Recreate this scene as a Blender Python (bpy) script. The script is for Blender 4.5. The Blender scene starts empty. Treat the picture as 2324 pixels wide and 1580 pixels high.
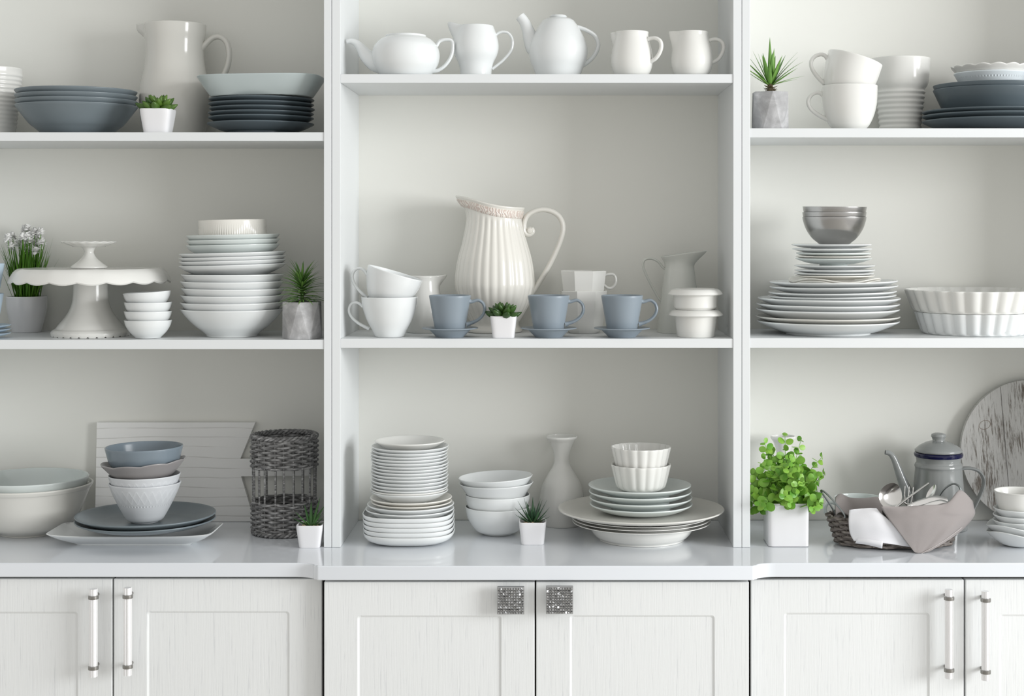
import bpy, bmesh, math, random
from mathutils import Vector, Matrix, Euler
PI = math.pi
random.seed(7)
SC = bpy.context.scene
COL = SC.collection
D = 3500.0            # camera to front of the shelf units, mm
CX, CY = 1262.0, 520.0
H = 1.623             # eye height, m (countertop at 0.90 m)
Z_CTR = -723.0        # countertop, mm relative to eye height

def kk(Y): return (D + Y) / D
def at(px, Y, zrel): return Vector(((px - CX) * kk(Y) / 1000, Y / 1000, H + zrel / 1000))
def xm(px, Y): return (px - CX) * kk(Y)
def zm(py, Y): return (CY - py) * kk(Y)
def lin(c): return tuple(((v / 255) / 12.92 if v / 255 <= .04045 else ((v / 255 + .055) / 1.055) ** 2.4) for v in c)
def sm(a, b, x):
    t = max(0.0, min(1.0, (x - a) / (b - a))); return t * t * (3 - 2 * t)

# ------------------------------------------------------------------ materials
def nmat(name, rgb, rough=.3, metal=0.0, spec=.5, coat=0.0):
    m = bpy.data.materials.new(name); m.use_nodes = True
    b = m.node_tree.nodes['Principled BSDF']
    b.inputs['Base Color'].default_value = (*lin(rgb), 1)
    b.inputs['Roughness'].default_value = rough
    b.inputs['Metallic'].default_value = metal
    b.inputs['Specular IOR Level'].default_value = spec
    b.inputs['Coat Weight'].default_value = coat
    b.inputs['Coat Roughness'].default_value = .05
    return m
def N(m, t, **kw):
    n = m.node_tree.nodes.new(t)
    for k, v in kw.items():
        if k in n.inputs: n.inputs[k].default_value = v
        else: setattr(n, k, v)
    return n
def L(m, a, b): m.node_tree.links.new(a, b)
def bsdf(m): return m.node_tree.nodes['Principled BSDF']
def ramp(m, stops):
    r = N(m, 'ShaderNodeValToRGB')
    e = r.color_ramp.elements
    while len(e) < len(stops): e.new(.5)
    for el, (p, c) in zip(e, stops):
        el.position = p; el.color = (*lin(c), 1) if len(c) == 3 else c
    return r
def coords(m, scale=(1, 1, 1), rot=(0, 0, 0), src='Object'):
    tc = N(m, 'ShaderNodeTexCoord'); mp = N(m, 'ShaderNodeMapping')
    mp.inputs['Scale'].default_value = scale; mp.inputs['Rotation'].default_value = rot
    L(m, tc.outputs[src], mp.inputs['Vector']); return mp.outputs['Vector']
def bump(m, h, strength=.3, dist=.002):
    b = N(m, 'ShaderNodeBump'); b.inputs['Strength'].default_value = strength; b.inputs['Distance'].default_value = dist
    L(m, h, b.inputs['Height']); L(m, b.outputs['Normal'], bsdf(m).inputs['Normal'])
def speckle(m, rgb, amt=6, scale=9):
    "faint glaze mottling"
    n = N(m, 'ShaderNodeTexNoise', Scale=scale, Detail=2.0)
    L(m, coords(m), n.inputs['Vector'])
    r = ramp(m, [(.3, tuple(max(0, c - amt) for c in rgb)), (.7, tuple(min(255, c + amt // 2) for c in rgb))])
    L(m, n.outputs['Fac'], r.inputs['Fac']); L(m, r.outputs['Color'], bsdf(m).inputs['Base Color'])
    return m
def glaze(name, rgb, rough=.14, spec=.5, amt=3):
    if min(rgb) > 180: rgb = tuple(int(c * .93) for c in rgb)
    return speckle(nmat(name, rgb, rough, 0, spec), rgb, amt)

M = {}
M['white'] = glaze('cool white porcelain', (243, 246, 246), .13)
M['warm'] = glaze('warm white porcelain', (243, 242, 238), .16)
M['cream'] = glaze('cream stoneware', (245, 242, 235), .2)
M['bone'] = glaze('bone white glaze', (230, 229, 222), .14)
M['pale'] = glaze('pale green white porcelain', (231, 238, 236), .12)
M['celadon'] = glaze('celadon glaze', (224, 232, 230), .08)
M['greywhite'] = glaze('grey white enamel', (226, 228, 222), .2)
M['slate'] = glaze('slate blue stoneware', (112, 122, 127), .3, .45, 4)
M['slate_dark'] = glaze('dark slate stoneware', (82, 93, 99), .33, .45, 4)
M['blue'] = glaze('grey blue glaze', (136, 147, 156), .3, .4, 4)
M['sky'] = glaze('light blue glaze', (176, 194, 208), .3, .4, 4)
M['bluebowl'] = glaze('mid blue bowl glaze', (120, 132, 141), .2, .5, 4)
M['paleblue'] = glaze('pale blue grey glaze', (190, 200, 201), .28, .4, 4)
M['taupe_glaze'] = glaze('taupe glaze', (150, 147, 147), .25, .5, 3)
M['pot'] = glaze('white planter glaze', (247, 247, 249), .18)
M['grey_enamel'] = glaze('grey enamel', (143, 146, 145), .12, .6, 4)
M['navy'] = glaze('navy enamel', (22, 24, 62), .15)
M['soil'] = speckle(nmat('dark soil', (50, 40, 32), .95), (50, 40, 32), 25, 300)
M['dark'] = nmat('painted gap shade', (60, 58, 55), .8)  # cabinet body coloured dark to stand in for shade in the door gaps

m = M['laminate'] = nmat('white laminate board', (222, 225, 226), .38, 0, .4)
n = N(m, 'ShaderNodeTexNoise', Scale=40.0, Detail=3.0); L(m, coords(m), n.inputs['Vector']); bump(m, n.outputs['Fac'], .03, .001)
m = M['backing'] = nmat('white back board', (232, 232, 226), .5, 0, .3)
n = N(m, 'ShaderNodeTexNoise', Scale=30.0, Detail=2.0); L(m, coords(m), n.inputs['Vector']); bump(m, n.outputs['Fac'], .03, .001)
m = M['counter'] = nmat('gloss white worktop', (224, 228, 233), .09, 0, .5, .2)
m = M['wood'] = nmat('white grained door', (238, 239, 237), .42, 0, .4)
v = coords(m, (95, 95, 3)); n = N(m, 'ShaderNodeTexNoise', Scale=3.2, Detail=6.0, Roughness=.62, Distortion=.35); L(m, v, n.inputs['Vector'])
r = ramp(m, [(.0, (196, 197, 199)), (.33, (216, 218, 219)), (.41, (228, 230, 230)), (1, (232, 234, 233))]); L(m, n.outputs['Fac'], r.inputs['Fac'])
L(m, r.outputs['Color'], bsdf(m).inputs['Base Color']); bump(m, n.outputs['Fac'], .35, .0012)
m = M['alu'] = nmat('brushed aluminium', (252, 252, 253), .38, .85)
m = M['nickel'] = nmat('satin nickel', (150, 148, 144), .3, 1.0)
m = M['chrome'] = nmat('faceted chrome', (186, 187, 188), .1, 1.0)
m = M['steel'] = nmat('brushed stainless steel', (172, 171, 169), .24, 1.0)
v = coords(m, (4, 4, 700)); n = N(m, 'ShaderNodeTexNoise', Scale=2.0, Detail=2.0); L(m, v, n.inputs['Vector']); bump(m, n.outputs['Fac'], .12, .0004)
bsdf(m).inputs['Anisotropic'].default_value = .6
m = M['cutlery'] = nmat('polished cutlery steel', (226, 225, 223), .2, 1.0)
m = M['wire'] = nmat('galvanised wire', (140, 145, 145), .35, 1.0)
m = M['concrete'] = nmat('marbled concrete', (168, 168, 168), .75, 0, .3)
n = N(m, 'ShaderNodeTexNoise', Scale=24.0, Detail=6.0, Roughness=.6, Distortion=.7); L(m, coords(m), n.inputs['Vector'])
r = ramp(m, [(.25, (140, 140, 140)), (.5, (164, 164, 165)), (.62, (182, 182, 183)), (.75, (206, 206, 207))]); L(m, n.outputs['Fac'], r.inputs['Fac'])
L(m, r.outputs['Color'], bsdf(m).inputs['Base Color']); bump(m, n.outputs['Fac'], .25, .001)
def wicker(name, stops):
    m = nmat(name, (100, 100, 100), .6, 0, .4)
    n = N(m, 'ShaderNodeTexNoise', Scale=70.0, Detail=4.0, Distortion=.3); L(m, coords(m, (1, 1, 4.5)), n.inputs['Vector'])
    r = ramp(m, stops); L(m, n.outputs['Fac'], r.inputs['Fac']); L(m, r.outputs['Color'], bsdf(m).inputs['Base Color']); bump(m, n.outputs['Fac'], .5, .001)
    return m
M['wicker'] = wicker('grey stained wicker', [(.3, (84, 84, 84)), (.5, (124, 124, 124)), (.66, (172, 172, 172))])
M['wicker2'] = wicker('brown grey willow', [(.3, (78, 72, 68)), (.52, (112, 105, 100)), (.68, (148, 141, 136))])
def leafmat(name, a, b, rough=.4):
    m = nmat(name, a, rough, 0, .4)
    g = N(m, 'ShaderNodeNewGeometry'); r = ramp(m, [(0, a), (1, b)])
    n = N(m, 'ShaderNodeTexNoise', Scale=60.0); L(m, coords(m), n.inputs['Vector'])
    mx = N(m, 'ShaderNodeMath', operation='ADD'); mx2 = N(m, 'ShaderNodeMath', operation='MULTIPLY'); mx2.inputs[1].default_value = .5
    L(m, g.outputs['Random Per Island'], mx.inputs[0]); L(m, n.outputs['Fac'], mx.inputs[1]); L(m, mx.outputs[0], mx2.inputs[0])
    L(m, mx2.outputs[0], r.inputs['Fac']); L(m, r.outputs['Color'], bsdf(m).inputs['Base Color'])
    bsdf(m).inputs['Subsurface Weight'].default_value = .08
    bsdf(m).inputs['Subsurface Radius'].default_value = (.004, .006, .002)
    return m
M['rosette'] = leafmat('succulent green', (34, 66, 30), (96, 128, 48), .35)
M['rosette2'] = leafmat('dark succulent green', (24, 50, 26), (70, 104, 44), .35)
M['grass'] = leafmat('grass blade green', (44, 96, 16), (104, 156, 40), .45)
M['dracaena'] = leafmat('narrow leaf green', (30, 78, 40), (122, 160, 74), .45)
M['spiky'] = leafmat('sword leaf green', (60, 110, 44), (132, 174, 84), .45)
M['aloe'] = leafmat('aloe green', (24, 66, 30), (84, 130, 66), .4)
M['aloe2'] = leafmat('dark aloe green', (22, 50, 34), (66, 100, 66), .4)
M['round'] = leafmat('round leaf green', (66, 138, 26), (156, 196, 84), .38)
M['bract'] = leafmat('brown leaf scales', (70, 60, 44), (110, 100, 70), .7)
M['petal'] = nmat('white petals', (248, 248, 246), .6)
M['pebble'] = leafmat('small gravel', (120, 92, 60), (206, 184, 150), .7)
m = M['board'] = nmat('white painted planks', (238, 238, 236), .55, 0, .3)
v = coords(m); w = N(m, 'ShaderNodeTexWave', Scale=13.0, Distortion=4.0, Detail=2.0); w.bands_direction = 'Z'; w.inputs['Detail Scale'].default_value = .6; L(m, coords(m, (.35, .35, 1)), w.inputs['Vector'])
n = N(m, 'ShaderNodeTexNoise', Scale=9.0, Detail=2.0); L(m, v, n.inputs['Vector'])
a_ = N(m, 'ShaderNodeMath', operation='MULTIPLY_ADD'); a_.inputs[1].default_value = .10; L(m, n.outputs['Fac'], a_.inputs[0]); L(m, w.outputs['Fac'], a_.inputs[2])
r = ramp(m, [(0, (239, 239, 237)), (.985, (239, 239, 237)), (1, (218, 217, 214))]); hv = N(m, 'ShaderNodeMath', operation='MULTIPLY'); hv.inputs[1].default_value = .955; L(m, a_.outputs[0], hv.inputs[0]); L(m, hv.outputs[0], r.inputs['Fac'])
L(m, r.outputs['Color'], bsdf(m).inputs['Base Color']); bump(m, r.outputs['Color'], .6, .003)
m = M['whitewash'] = nmat('whitewashed worn wood', (205, 204, 200), .7, 0, .3)
v = coords(m, (120, 120, 11)); n = N(m, 'ShaderNodeTexNoise', Scale=2.6, Detail=8.0, Roughness=.72, Distortion=.3); L(m, v, n.inputs['Vector'])
n2 = N(m, 'ShaderNodeTexNoise', Scale=9.0, Detail=2.0); L(m, coords(m, (1.6, 1, 1)), n2.inputs['Vector'])
ad = N(m, 'ShaderNodeMath', operation='MULTIPLY_ADD'); ad.inputs[1].default_value = .62; L(m, n2.outputs['Fac'], ad.inputs[0]); L(m, n.outputs['Fac'], ad.inputs[2])
r = ramp(m, [(.66, (112, 104, 96)), (.73, (160, 157, 152)), (.79, (198, 197, 194)), (1, (208, 207, 204))]); L(m, ad.outputs[0], r.inputs['Fac'])
sp_ = N(m, 'ShaderNodeTexCoord'); mp_ = N(m, 'ShaderNodeMapping'); mp_.vector_type = 'TEXTURE'; L(m, sp_.outputs['Object'], mp_.inputs['Vector'])
mp_.inputs['Location'].default_value = (-.112, 0, .072); mp_.inputs['Rotation'].default_value = (0, -.3, 0); mp_.inputs['Scale'].default_value = (.0145, 1, .0105)
vl = N(m, 'ShaderNodeVectorMath', operation='LENGTH'); L(m, mp_.outputs['Vector'], vl.inputs[0])
kr = ramp(m, [(.0, (0, 0, 0, 1)), (.44, (0, 0, 0, 1)), (.49, (1, 1, 1, 1)), (.54, (0, 0, 0, 1))]); hv = N(m, 'ShaderNodeMath', operation='MULTIPLY'); hv.inputs[1].default_value = .5
L(m, vl.outputs['Value'], hv.inputs[0]); L(m, hv.outputs[0], kr.inputs['Fac'])
kx = N(m, 'ShaderNodeMix', data_type='RGBA'); L(m, kr.outputs['Color'], kx.inputs['Factor']); L(m, r.outputs['Color'], kx.inputs[6]); kx.inputs[7].default_value = (*lin((120, 104, 88)), 1)
L(m, kx.outputs[2], bsdf(m).inputs['Base Color']); bump(m, ad.outputs[0], .4, .002)
def fabric(name, rgb):
    m = nmat(name, rgb, .9, 0, .15)
    v = coords(m, (900, 900, 900)); n = N(m, 'ShaderNodeTexNoise', Scale=1.0, Detail=1.0); L(m, v, n.inputs['Vector']); bump(m, n.outputs['Fac'], .25, .0006)
    bsdf(m).inputs['Sheen Weight'].default_value = .2
    return m
M['napkin_white'] = fabric('white cotton', (238, 238, 241))
M['napkin_taupe'] = fabric('taupe linen', (146, 140, 138))
M['thread'] = nmat('pale stitching', (196, 190, 187), .9)
m = M['scroll'] = nmat('embossed scroll band', (232, 222, 212), .25)
tc = N(m, 'ShaderNodeTexCoord'); sp = N(m, 'ShaderNodeSeparateXYZ'); L(m, tc.outputs['Object'], sp.inputs[0])
an = N(m, 'ShaderNodeMath', operation='ARCTAN2'); L(m, sp.outputs['Y'], an.inputs[0]); L(m, sp.outputs['X'], an.inputs[1])
cb = N(m, 'ShaderNodeCombineXYZ'); a2 = N(m, 'ShaderNodeMath', operation='MULTIPLY'); a2.inputs[1].default_value = .07
L(m, an.outputs[0], a2.inputs[0]); L(m, a2.outputs[0], cb.inputs['X']); L(m, sp.outputs['Z'], cb.inputs['Y'])
w = N(m, 'ShaderNodeTexWave', Scale=42.0, Distortion=10.0, Detail=2.0); w.inputs['Detail Scale'].default_value = 1.6; L(m, cb.outputs[0], w.inputs['Vector'])
r = ramp(m, [(.3, (216, 200, 191)), (.55, (238, 231, 223))]); L(m, w.outputs['Fac'], r.inputs['Fac']); L(m, r.outputs['Color'], bsdf(m).inputs['Base Color']); bump(m, w.outputs['Fac'], .5, .002)
def embossed(name, rgb, nang, z0, z1, zb, beads):
    "diamond lattice between heights z0..z1 and a row of beads at zb, as relief"
    m = nmat(name, rgb, .28)
    tc = N(m, 'ShaderNodeTexCoord'); sp = N(m, 'ShaderNodeSeparateXYZ'); L(m, tc.outputs['Object'], sp.inputs[0])
    def mth(op, a, b=None, c=None):
        q = N(m, 'ShaderNodeMath', operation=op)
        for i, x in enumerate((a, b, c)):
            if x is None: continue
            if isinstance(x, (int, float)): q.inputs[i].default_value = x
            else: L(m, x, q.inputs[i])
        return q.outputs[0]
    an = mth('MULTIPLY', mth('ARCTAN2', sp.outputs['Y'], sp.outputs['X']), nang)
    zz = mth('MULTIPLY', mth('SUBTRACT', sp.outputs['Z'], z0), PI / (z1 - z0) * 1.0)
    lat = mth('ABSOLUTE', mth('MULTIPLY', mth('SINE', mth('ADD', an, zz)), mth('SINE', mth('SUBTRACT', an, zz))))
    lat = mth('SUBTRACT', 1.0, mth('POWER', lat, .35))
    msk = mth('MULTIPLY', mth('GREATER_THAN', sp.outputs['Z'], z0), mth('LESS_THAN', sp.outputs['Z'], z1))
    bd = mth('MULTIPLY', mth('LESS_THAN', mth('ABSOLUTE', mth('SUBTRACT', sp.outputs['Z'], zb)), .002), mth('COSINE', mth('MULTIPLY', an, beads)))
    hgt = mth('ADD', mth('MULTIPLY', lat, msk), bd)
    bump(m, hgt, .4, .0014)
    r = ramp(m, [(0, rgb), (1, tuple(min(255, c + 10) for c in rgb))]); L(m, hgt, r.inputs['Fac']); L(m, r.outputs['Color'], bsdf(m).inputs['Base Color'])
    return m
M['emboss'] = embossed('grey embossed glaze', (206, 209, 212), 14, .050, .082, .044, 4)
M['beaded'] = embossed('pale beaded glaze', (218, 226, 230), 9, .9, .95, .028, 8)
M['floor'] = nmat('pale floor boards', (150, 140, 128), .5)
n = N(M['floor'], 'ShaderNodeTexNoise', Scale=4.0, Detail=5.0); L(M['floor'], coords(M['floor'], (1, 12, 1)), n.inputs['Vector'])
r = ramp(M['floor'], [(.3, (186, 183, 178)), (.7, (206, 203, 198))]); L(M['floor'], n.outputs['Fac'], r.inputs['Fac']); L(M['floor'], r.outputs['Color'], bsdf(M['floor']).inputs['Base Color'])
M['wall'] = nmat('white wall paint', (236, 236, 232), .8)

# ------------------------------------------------------------------ mesh helpers (mm, local)
def finish(bm, recalc=True):
    if recalc: bmesh.ops.recalc_face_normals(bm, faces=bm.faces)
def link(name, bms, parent=None, loc=None, smooth=True, angle=38):
    "one or several (bmesh, material) pairs become ONE mesh object; millimetres to metres"
    if not isinstance(bms, list): bms = [bms]
    me = bpy.data.meshes.new(name); out = bmesh.new()
    for i, (bm, mt) in enumerate(bms):
        finish(bm)
        for f in bm.faces: f.material_index = i; f.smooth = smooth
        tmp = bpy.data.meshes.new('t'); bm.to_mesh(tmp); bm.free(); out.from_mesh(tmp); bpy.data.meshes.remove(tmp)
        me.materials.append(mt if not isinstance(mt, str) else M[mt])
    bmesh.ops.scale(out, vec=(.001,) * 3, verts=out.verts)
    out.to_mesh(me); out.free()
    if smooth: me.set_sharp_from_angle(angle=math.radians(angle))
    o = bpy.data.objects.new(name, me); COL.objects.link(o)
    if parent: o.parent = parent
    if loc is not None: o.location = loc
    return o
def tag(o, label, cat, group=None):
    o['label'] = label; o['category'] = cat
    if group: o['group'] = group
    return o
def thing(name, loc, label, cat, group=None, rz=0, tilt=0):
    o = bpy.data.objects.new(name, None); COL.objects.link(o); o.empty_display_size = .02
    o.location = loc; o.rotation_euler = (0, tilt, rz)
    return tag(o, label, cat, group)
def struct(o): o['kind'] = 'structure'; return o
def copy_thing(root, loc, label, rz=None, tilt=None):
    c = root.copy(); COL.objects.link(c); c.location = loc; c['label'] = label
    c.rotation_euler = (0, root.rotation_euler[1] if tilt is None else tilt, root.rotation_euler[2] if rz is None else rz)
    for ch in list(root.children):
        d = ch.copy(); COL.objects.link(d); d.parent = c
        for g in ch.children:
            e = g.copy(); COL.objects.link(e); e.parent = d
    return c

def cr(pts, n=6):
    "Catmull-Rom through pts (any dimension); a repeated point makes a corner"
    P = [tuple(p) for p in pts]; out = []
    for i in range(len(P) - 1):
        a, b, c, d = P[max(i - 1, 0)], P[i], P[i + 1], P[min(i + 2, len(P) - 1)]
        if b == c: continue
        for s in range(n):
            t = s / n
            out.append(tuple(.5 * (2 * b[j] + (c[j] - a[j]) * t + (2 * a[j] - 5 * b[j] + 4 * c[j] - d[j]) * t * t + (3 * b[j] - a[j] - 3 * c[j] + d[j]) * t ** 3) for j in range(len(b))))
    out.append(P[-1]); return out
def lathe(prof, seg=72, mod=None):
    bm = bmesh.new(); rings = []
    for r, z in prof:
        if r < .01: rings.append([bm.verts.new((0, 0, z) if not mod else mod(0, 0, z))])
        else:
            ring = []
            for i in range(seg):
                th = 2 * PI * i / seg
                ring.append(bm.verts.new((r * math.cos(th), r * math.sin(th), z) if not mod else mod(th, r, z)))
            rings.append(ring)
    for a, b in zip(rings, rings[1:]):
        if len(a) == 1 and len(b) == 1: continue
        for i in range(seg):
            j = (i + 1) % seg
            if len(a) == 1: bm.faces.new((a[0], b[i], b[j]))
            elif len(b) == 1: bm.faces.new((a[i], a[j], b[0]))
            else: bm.faces.new((a[i], a[j], b[j], b[i]))
    return bm
def vessel(outer, t, fh=0.0, ft=3.0, floor=None):
    "closed wall profile from the outer profile (foot edge first, rim last)"
    o = outer; n = len(o); inner = []
    for i in range(n):
        a, b = o[max(i - 1, 0)], o[min(i + 1, n - 1)]
        dr, dz = b[0] - a[0], b[1] - a[1]; l = math.hypot(dr, dz) or 1
        inner.append((o[i][0] - t * dz / l, o[i][1] + t * dr / l))
    fl = floor if floor is not None else fh + t
    inn = [p for p in inner if p[1] > fl + .3 and p[0] > .5]
    mono = []
    for p in reversed(inn):
        if mono and p[1] > mono[-1][1] + .01: continue
        mono.append(p)
    top, itop = o[-1], inn[-1]
    mx, mz = (top[0] + itop[0]) / 2, (top[1] + itop[1]) / 2
    a = o[-2]; dr, dz = top[0] - a[0], top[1] - a[1]; l = math.hypot(dr, dz) or 1
    ux, uz = dr / l * t * .5, dz / l * t * .5
    rim = [(mx * .3 + top[0] * .7 + ux * .75, mz * .3 + top[1] * .7 + uz * .75), (mx + ux, mz + uz), (mx * .3 + itop[0] * .7 + ux * .75, mz * .3 + itop[1] * .7 + uz * .75)]
    r0 = o[0][0]
    bot = [(0, fh), (r0 - ft - .8, fh), (r0 - ft, .4), (r0 - ft + .4, 0), (r0 - .4, 0)] if fh > 0 else [(0, 0), (r0 - .4, 0)]
    last = mono[-1] if mono else itop
    return bot + [(r0, .4)] + list(o[1:]) + rim + mono + [(max(last[0] - 1.5, .5), fl), (0, fl)]
def tube(path, rad, seg=12, flat=1.0, n=5, up=(0, 1, 0), closed=False):
    "sweep an ellipse along a smoothed path; flat scales the section along up"
    P = cr(path, n) if n > 1 else list(path); P = [Vector(p) for p in P]; m_ = len(P)
    if not isinstance(rad, (list, tuple)): R = [rad] * m_
    else:
        R = []
        for i in range(m_):
            u = i / (m_ - 1) * (len(rad) - 1); a = min(int(u), len(rad) - 2); R.append(rad[a] + (rad[a + 1] - rad[a]) * (u - a))
    bm = bmesh.new(); rings = []; upv = Vector(up)
    for i in range(m_):
        if closed: t = P[(i + 1) % m_] - P[i - 1]
        else: t = P[min(i + 1, m_ - 1)] - P[max(i - 1, 0)]
        t.normalize(); b = upv - t * upv.dot(t)
        if b.length < 1e-3: b = Vector((1, 0, 0)) - t * t.x
        b.normalize(); c = t.cross(b)
        rings.append([bm.verts.new(P[i] + b * (math.cos(2 * PI * s / seg) * R[i] * flat) + c * (math.sin(2 * PI * s / seg) * R[i])) for s in range(seg)])
        upv = b if up == (0, 1, 0) and abs(b.y) < .3 else Vector(up)
    pairs = list(zip(rings, rings[1:])) + ([(rings[-1], rings[0])] if closed else [])
    for a, b in pairs:
        for s in range(seg): bm.faces.new((a[s], a[(s + 1) % seg], b[(s + 1) % seg], b[s]))
    if not closed: bm.faces.new(rings[0][::-1]); bm.faces.new(rings[-1])
    return bm
def merge(*bms):
    out = bmesh.new()
    for b in bms:
        t = bpy.data.meshes.new('t'); b.to_mesh(t); b.free(); out.from_mesh(t); bpy.data.meshes.remove(t)
    return out
def box(x0, x1, y0, y1, z0, z1, bev=0.0, seg=2):
    bm = bmesh.new(); bmesh.ops.create_cube(bm, size=1)
    for v in bm.verts: v.co = Vector(((x0 + x1) / 2 + v.co.x * (x1 - x0), (y0 + y1) / 2 + v.co.y * (y1 - y0), (z0 + z1) / 2 + v.co.z * (z1 - z0)))
    if bev: bmesh.ops.bevel(bm, geom=list(bm.edges), offset=bev, segments=seg, affect='EDGES', profile=.5)
    return bm
def prism(poly, y0, y1, bev=0.0):
    "polygon of (x, z) extruded from y0 to y1"
    bm = bmesh.new(); a = [bm.verts.new((x, y0, z)) for x, z in poly]; b = [bm.verts.new((x, y1, z)) for x, z in poly]; n = len(poly)
    bm.faces.new(a); bm.faces.new(b[::-1])
    for i in range(n): bm.faces.new((a[i], b[i], b[(i + 1) % n], a[(i + 1) % n]))
    if bev: bmesh.ops.bevel(bm, geom=list(bm.edges), offset=bev, segments=2, affect='EDGES', profile=.5)
    return bm
def blade(base, d, length, width, thick, bend=0.0, n=7, seg=6, prof=None, twist=0, droop=Vector((0, 0, -1))):
    "leaf: flattened tapered sweep from base along d, bending towards droop"
    d = Vector(d).normalized(); p = Vector(base); step = length / n
    side = d.cross(Vector((0, 0, 1)))
    if side.length < .05: side = Vector((1, 0, 0))
    side.normalize()
    if twist: side = Matrix.Rotation(twist, 3, d) @ side
    bm = bmesh.new(); rings = []
    for i in range(n + 1):
        u = i / n; w = prof(u) if prof else math.sin(PI * min(1, .12 + .88 * u) ** .8) ** .7
        w = max(w, .02); nr = side.cross(d).normalized()
        rings.append([bm.verts.new(p + side * (math.cos(2 * PI * s / seg) * width * .5 * w) + nr * (math.sin(2 * PI * s / seg) * thick * .5 * max(w, .12))) for s in range(seg)])
        p = p + d * step; d = (d + droop * (bend / n)).normalized(); side = (side - d * side.dot(d)).normalized()
    for a, b in zip(rings, rings[1:]):
        for s in range(seg): bm.faces.new((a[s], a[(s + 1) % seg], b[(s + 1) % seg], b[s]))
    bm.faces.new(rings[0][::-1]); bm.faces.new(rings[-1])
    return bm
class Many:
    def __init__(s): s.me = bpy.data.meshes.new('acc'); s.bm = bmesh.new()
    def add(s, b):
        t = bpy.data.meshes.new('t'); b.to_mesh(t); b.free(); s.bm.from_mesh(t); bpy.data.meshes.remove(t)

# mods
def cs(th): return math.cos(th), math.sin(th)
def m_super(n, ratio=1.0, sub=0.0):
    def f(th, r, z):
        c, s = cs(th); e = 2 / n
        return (r * math.copysign(abs(c) ** e, c), (r * ratio - sub) * math.copysign(abs(s) ** e, s), z)
    return f
def m_lip(th0, amp, width, z0, z1, lift=0.0, pinch=0.0):
    def f(th, r, z):
        d = (th - th0 + PI) % (2 * PI) - PI; w = sm(z0, z1, z); g = math.exp(-(d / width) ** 2)
        rr = r + (amp * g - pinch * math.exp(-((abs(d) - width * 1.5) / (width * .7)) ** 2)) * w
        return (rr * math.cos(th), rr * math.sin(th), z + lift * g * w)
    return f
def m_flute(n, a, z0=-1e9, z1=-1e8, rim=0.0, zr0=0, zr1=1, ph=0.0, convex=True):
    def f(th, r, z):
        q = abs(math.sin(n * th / 2 + ph)) if convex else .5 + .5 * math.cos(n * th + ph)
        rr = r + a * (q - .5) * sm(z0, z1, z) if r > a * 2 else r
        return (rr * math.cos(th), rr * math.sin(th), z + rim * (q - .5) * sm(zr0, zr1, z))
    return f
def prof(Y, zb, pts, n=6):
    "pixel profile (half width, image row or None for the base) -> smoothed mm profile"
    k = kk(Y); P = [(r * k, 0.0 if py is None else max(zm(py, Y) - zb, 1.2 + .9 * i)) for i, (r, py) in enumerate(pts)]
    return [(r, max(z, .15) if i else z) for i, (r, z) in enumerate(cr(P, n))]
def path_px(pts, cx, Y, zb, dy=0.0):
    k = kk(Y); return [((x - cx) * k, dy, zm(y, Y) - zb) for x, y in pts]

# ------------------------------------------------------------------ setting
struct(link('wall_back', [(box(-2600, 2600, 345, 445, 0, 2800), 'wall')]))
struct(link('floor', [(box(-2600, 2600, -5200, 345, -60, 0), 'floor')]))

PANEL = dict(L=(-215, -197, 735, 752.2), C=(753.2, 772.5, 1664, 1683.2), R=(1684.2, 1702.5, 2625, 2643))
def shelf_unit(key, name, shelves, label):
    a0, a1, b0, b1 = [p - CX for p in PANEL[key]]
    zt = 2460 - H * 1000
    t = thing(name, (0, 0, H), label, 'shelf unit')
    link('side_panel', [(box(a0, a1, 0, 330, Z_CTR + .3, zt, .8), 'laminate')], t, smooth=False)
    link('side_panel', [(box(b0, b1, 0, 330, Z_CTR + .3, zt, .8), 'laminate')], t, smooth=False)
    link('back_panel', [(box(a1 - 4, b0 + 4, 330, 336, Z_CTR + .3, zt), 'backing')], t, smooth=False)
    link('top_panel', [(box(a1 + .2, b0 - .2, 0, 329.5, zt - 18, zt, .8), 'laminate')], t, smooth=False)
    for top, bot in shelves:
        link('shelf', [(box(a1 + .2, b0 - .2, 2, 329.5, bot, top, .8), 'laminate')], t, smooth=False)
    return t
ZL1, ZL2, ZC1, ZC2, ZR1, ZR2 = 220., -252., 352., -249., 229., -248.
shelf_unit('L', 'open_shelf_unit', [(ZL1, ZL1 - 20), (ZL2, ZL2 - 21)], 'white open shelf unit on the left with grey blue crockery and cake stands')
shelf_unit('C', 'open_shelf_unit', [(ZC1, ZC1 - 20), (ZC2, ZC2 - 21)], 'white open shelf unit in the middle holding teapots and grey blue cups')
shelf_unit('R', 'open_shelf_unit', [(ZR1, ZR1 - 21), (ZR2, ZR2 - 22)], 'white open shelf unit on the right holding a plate tower topped by steel bowls')

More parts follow.
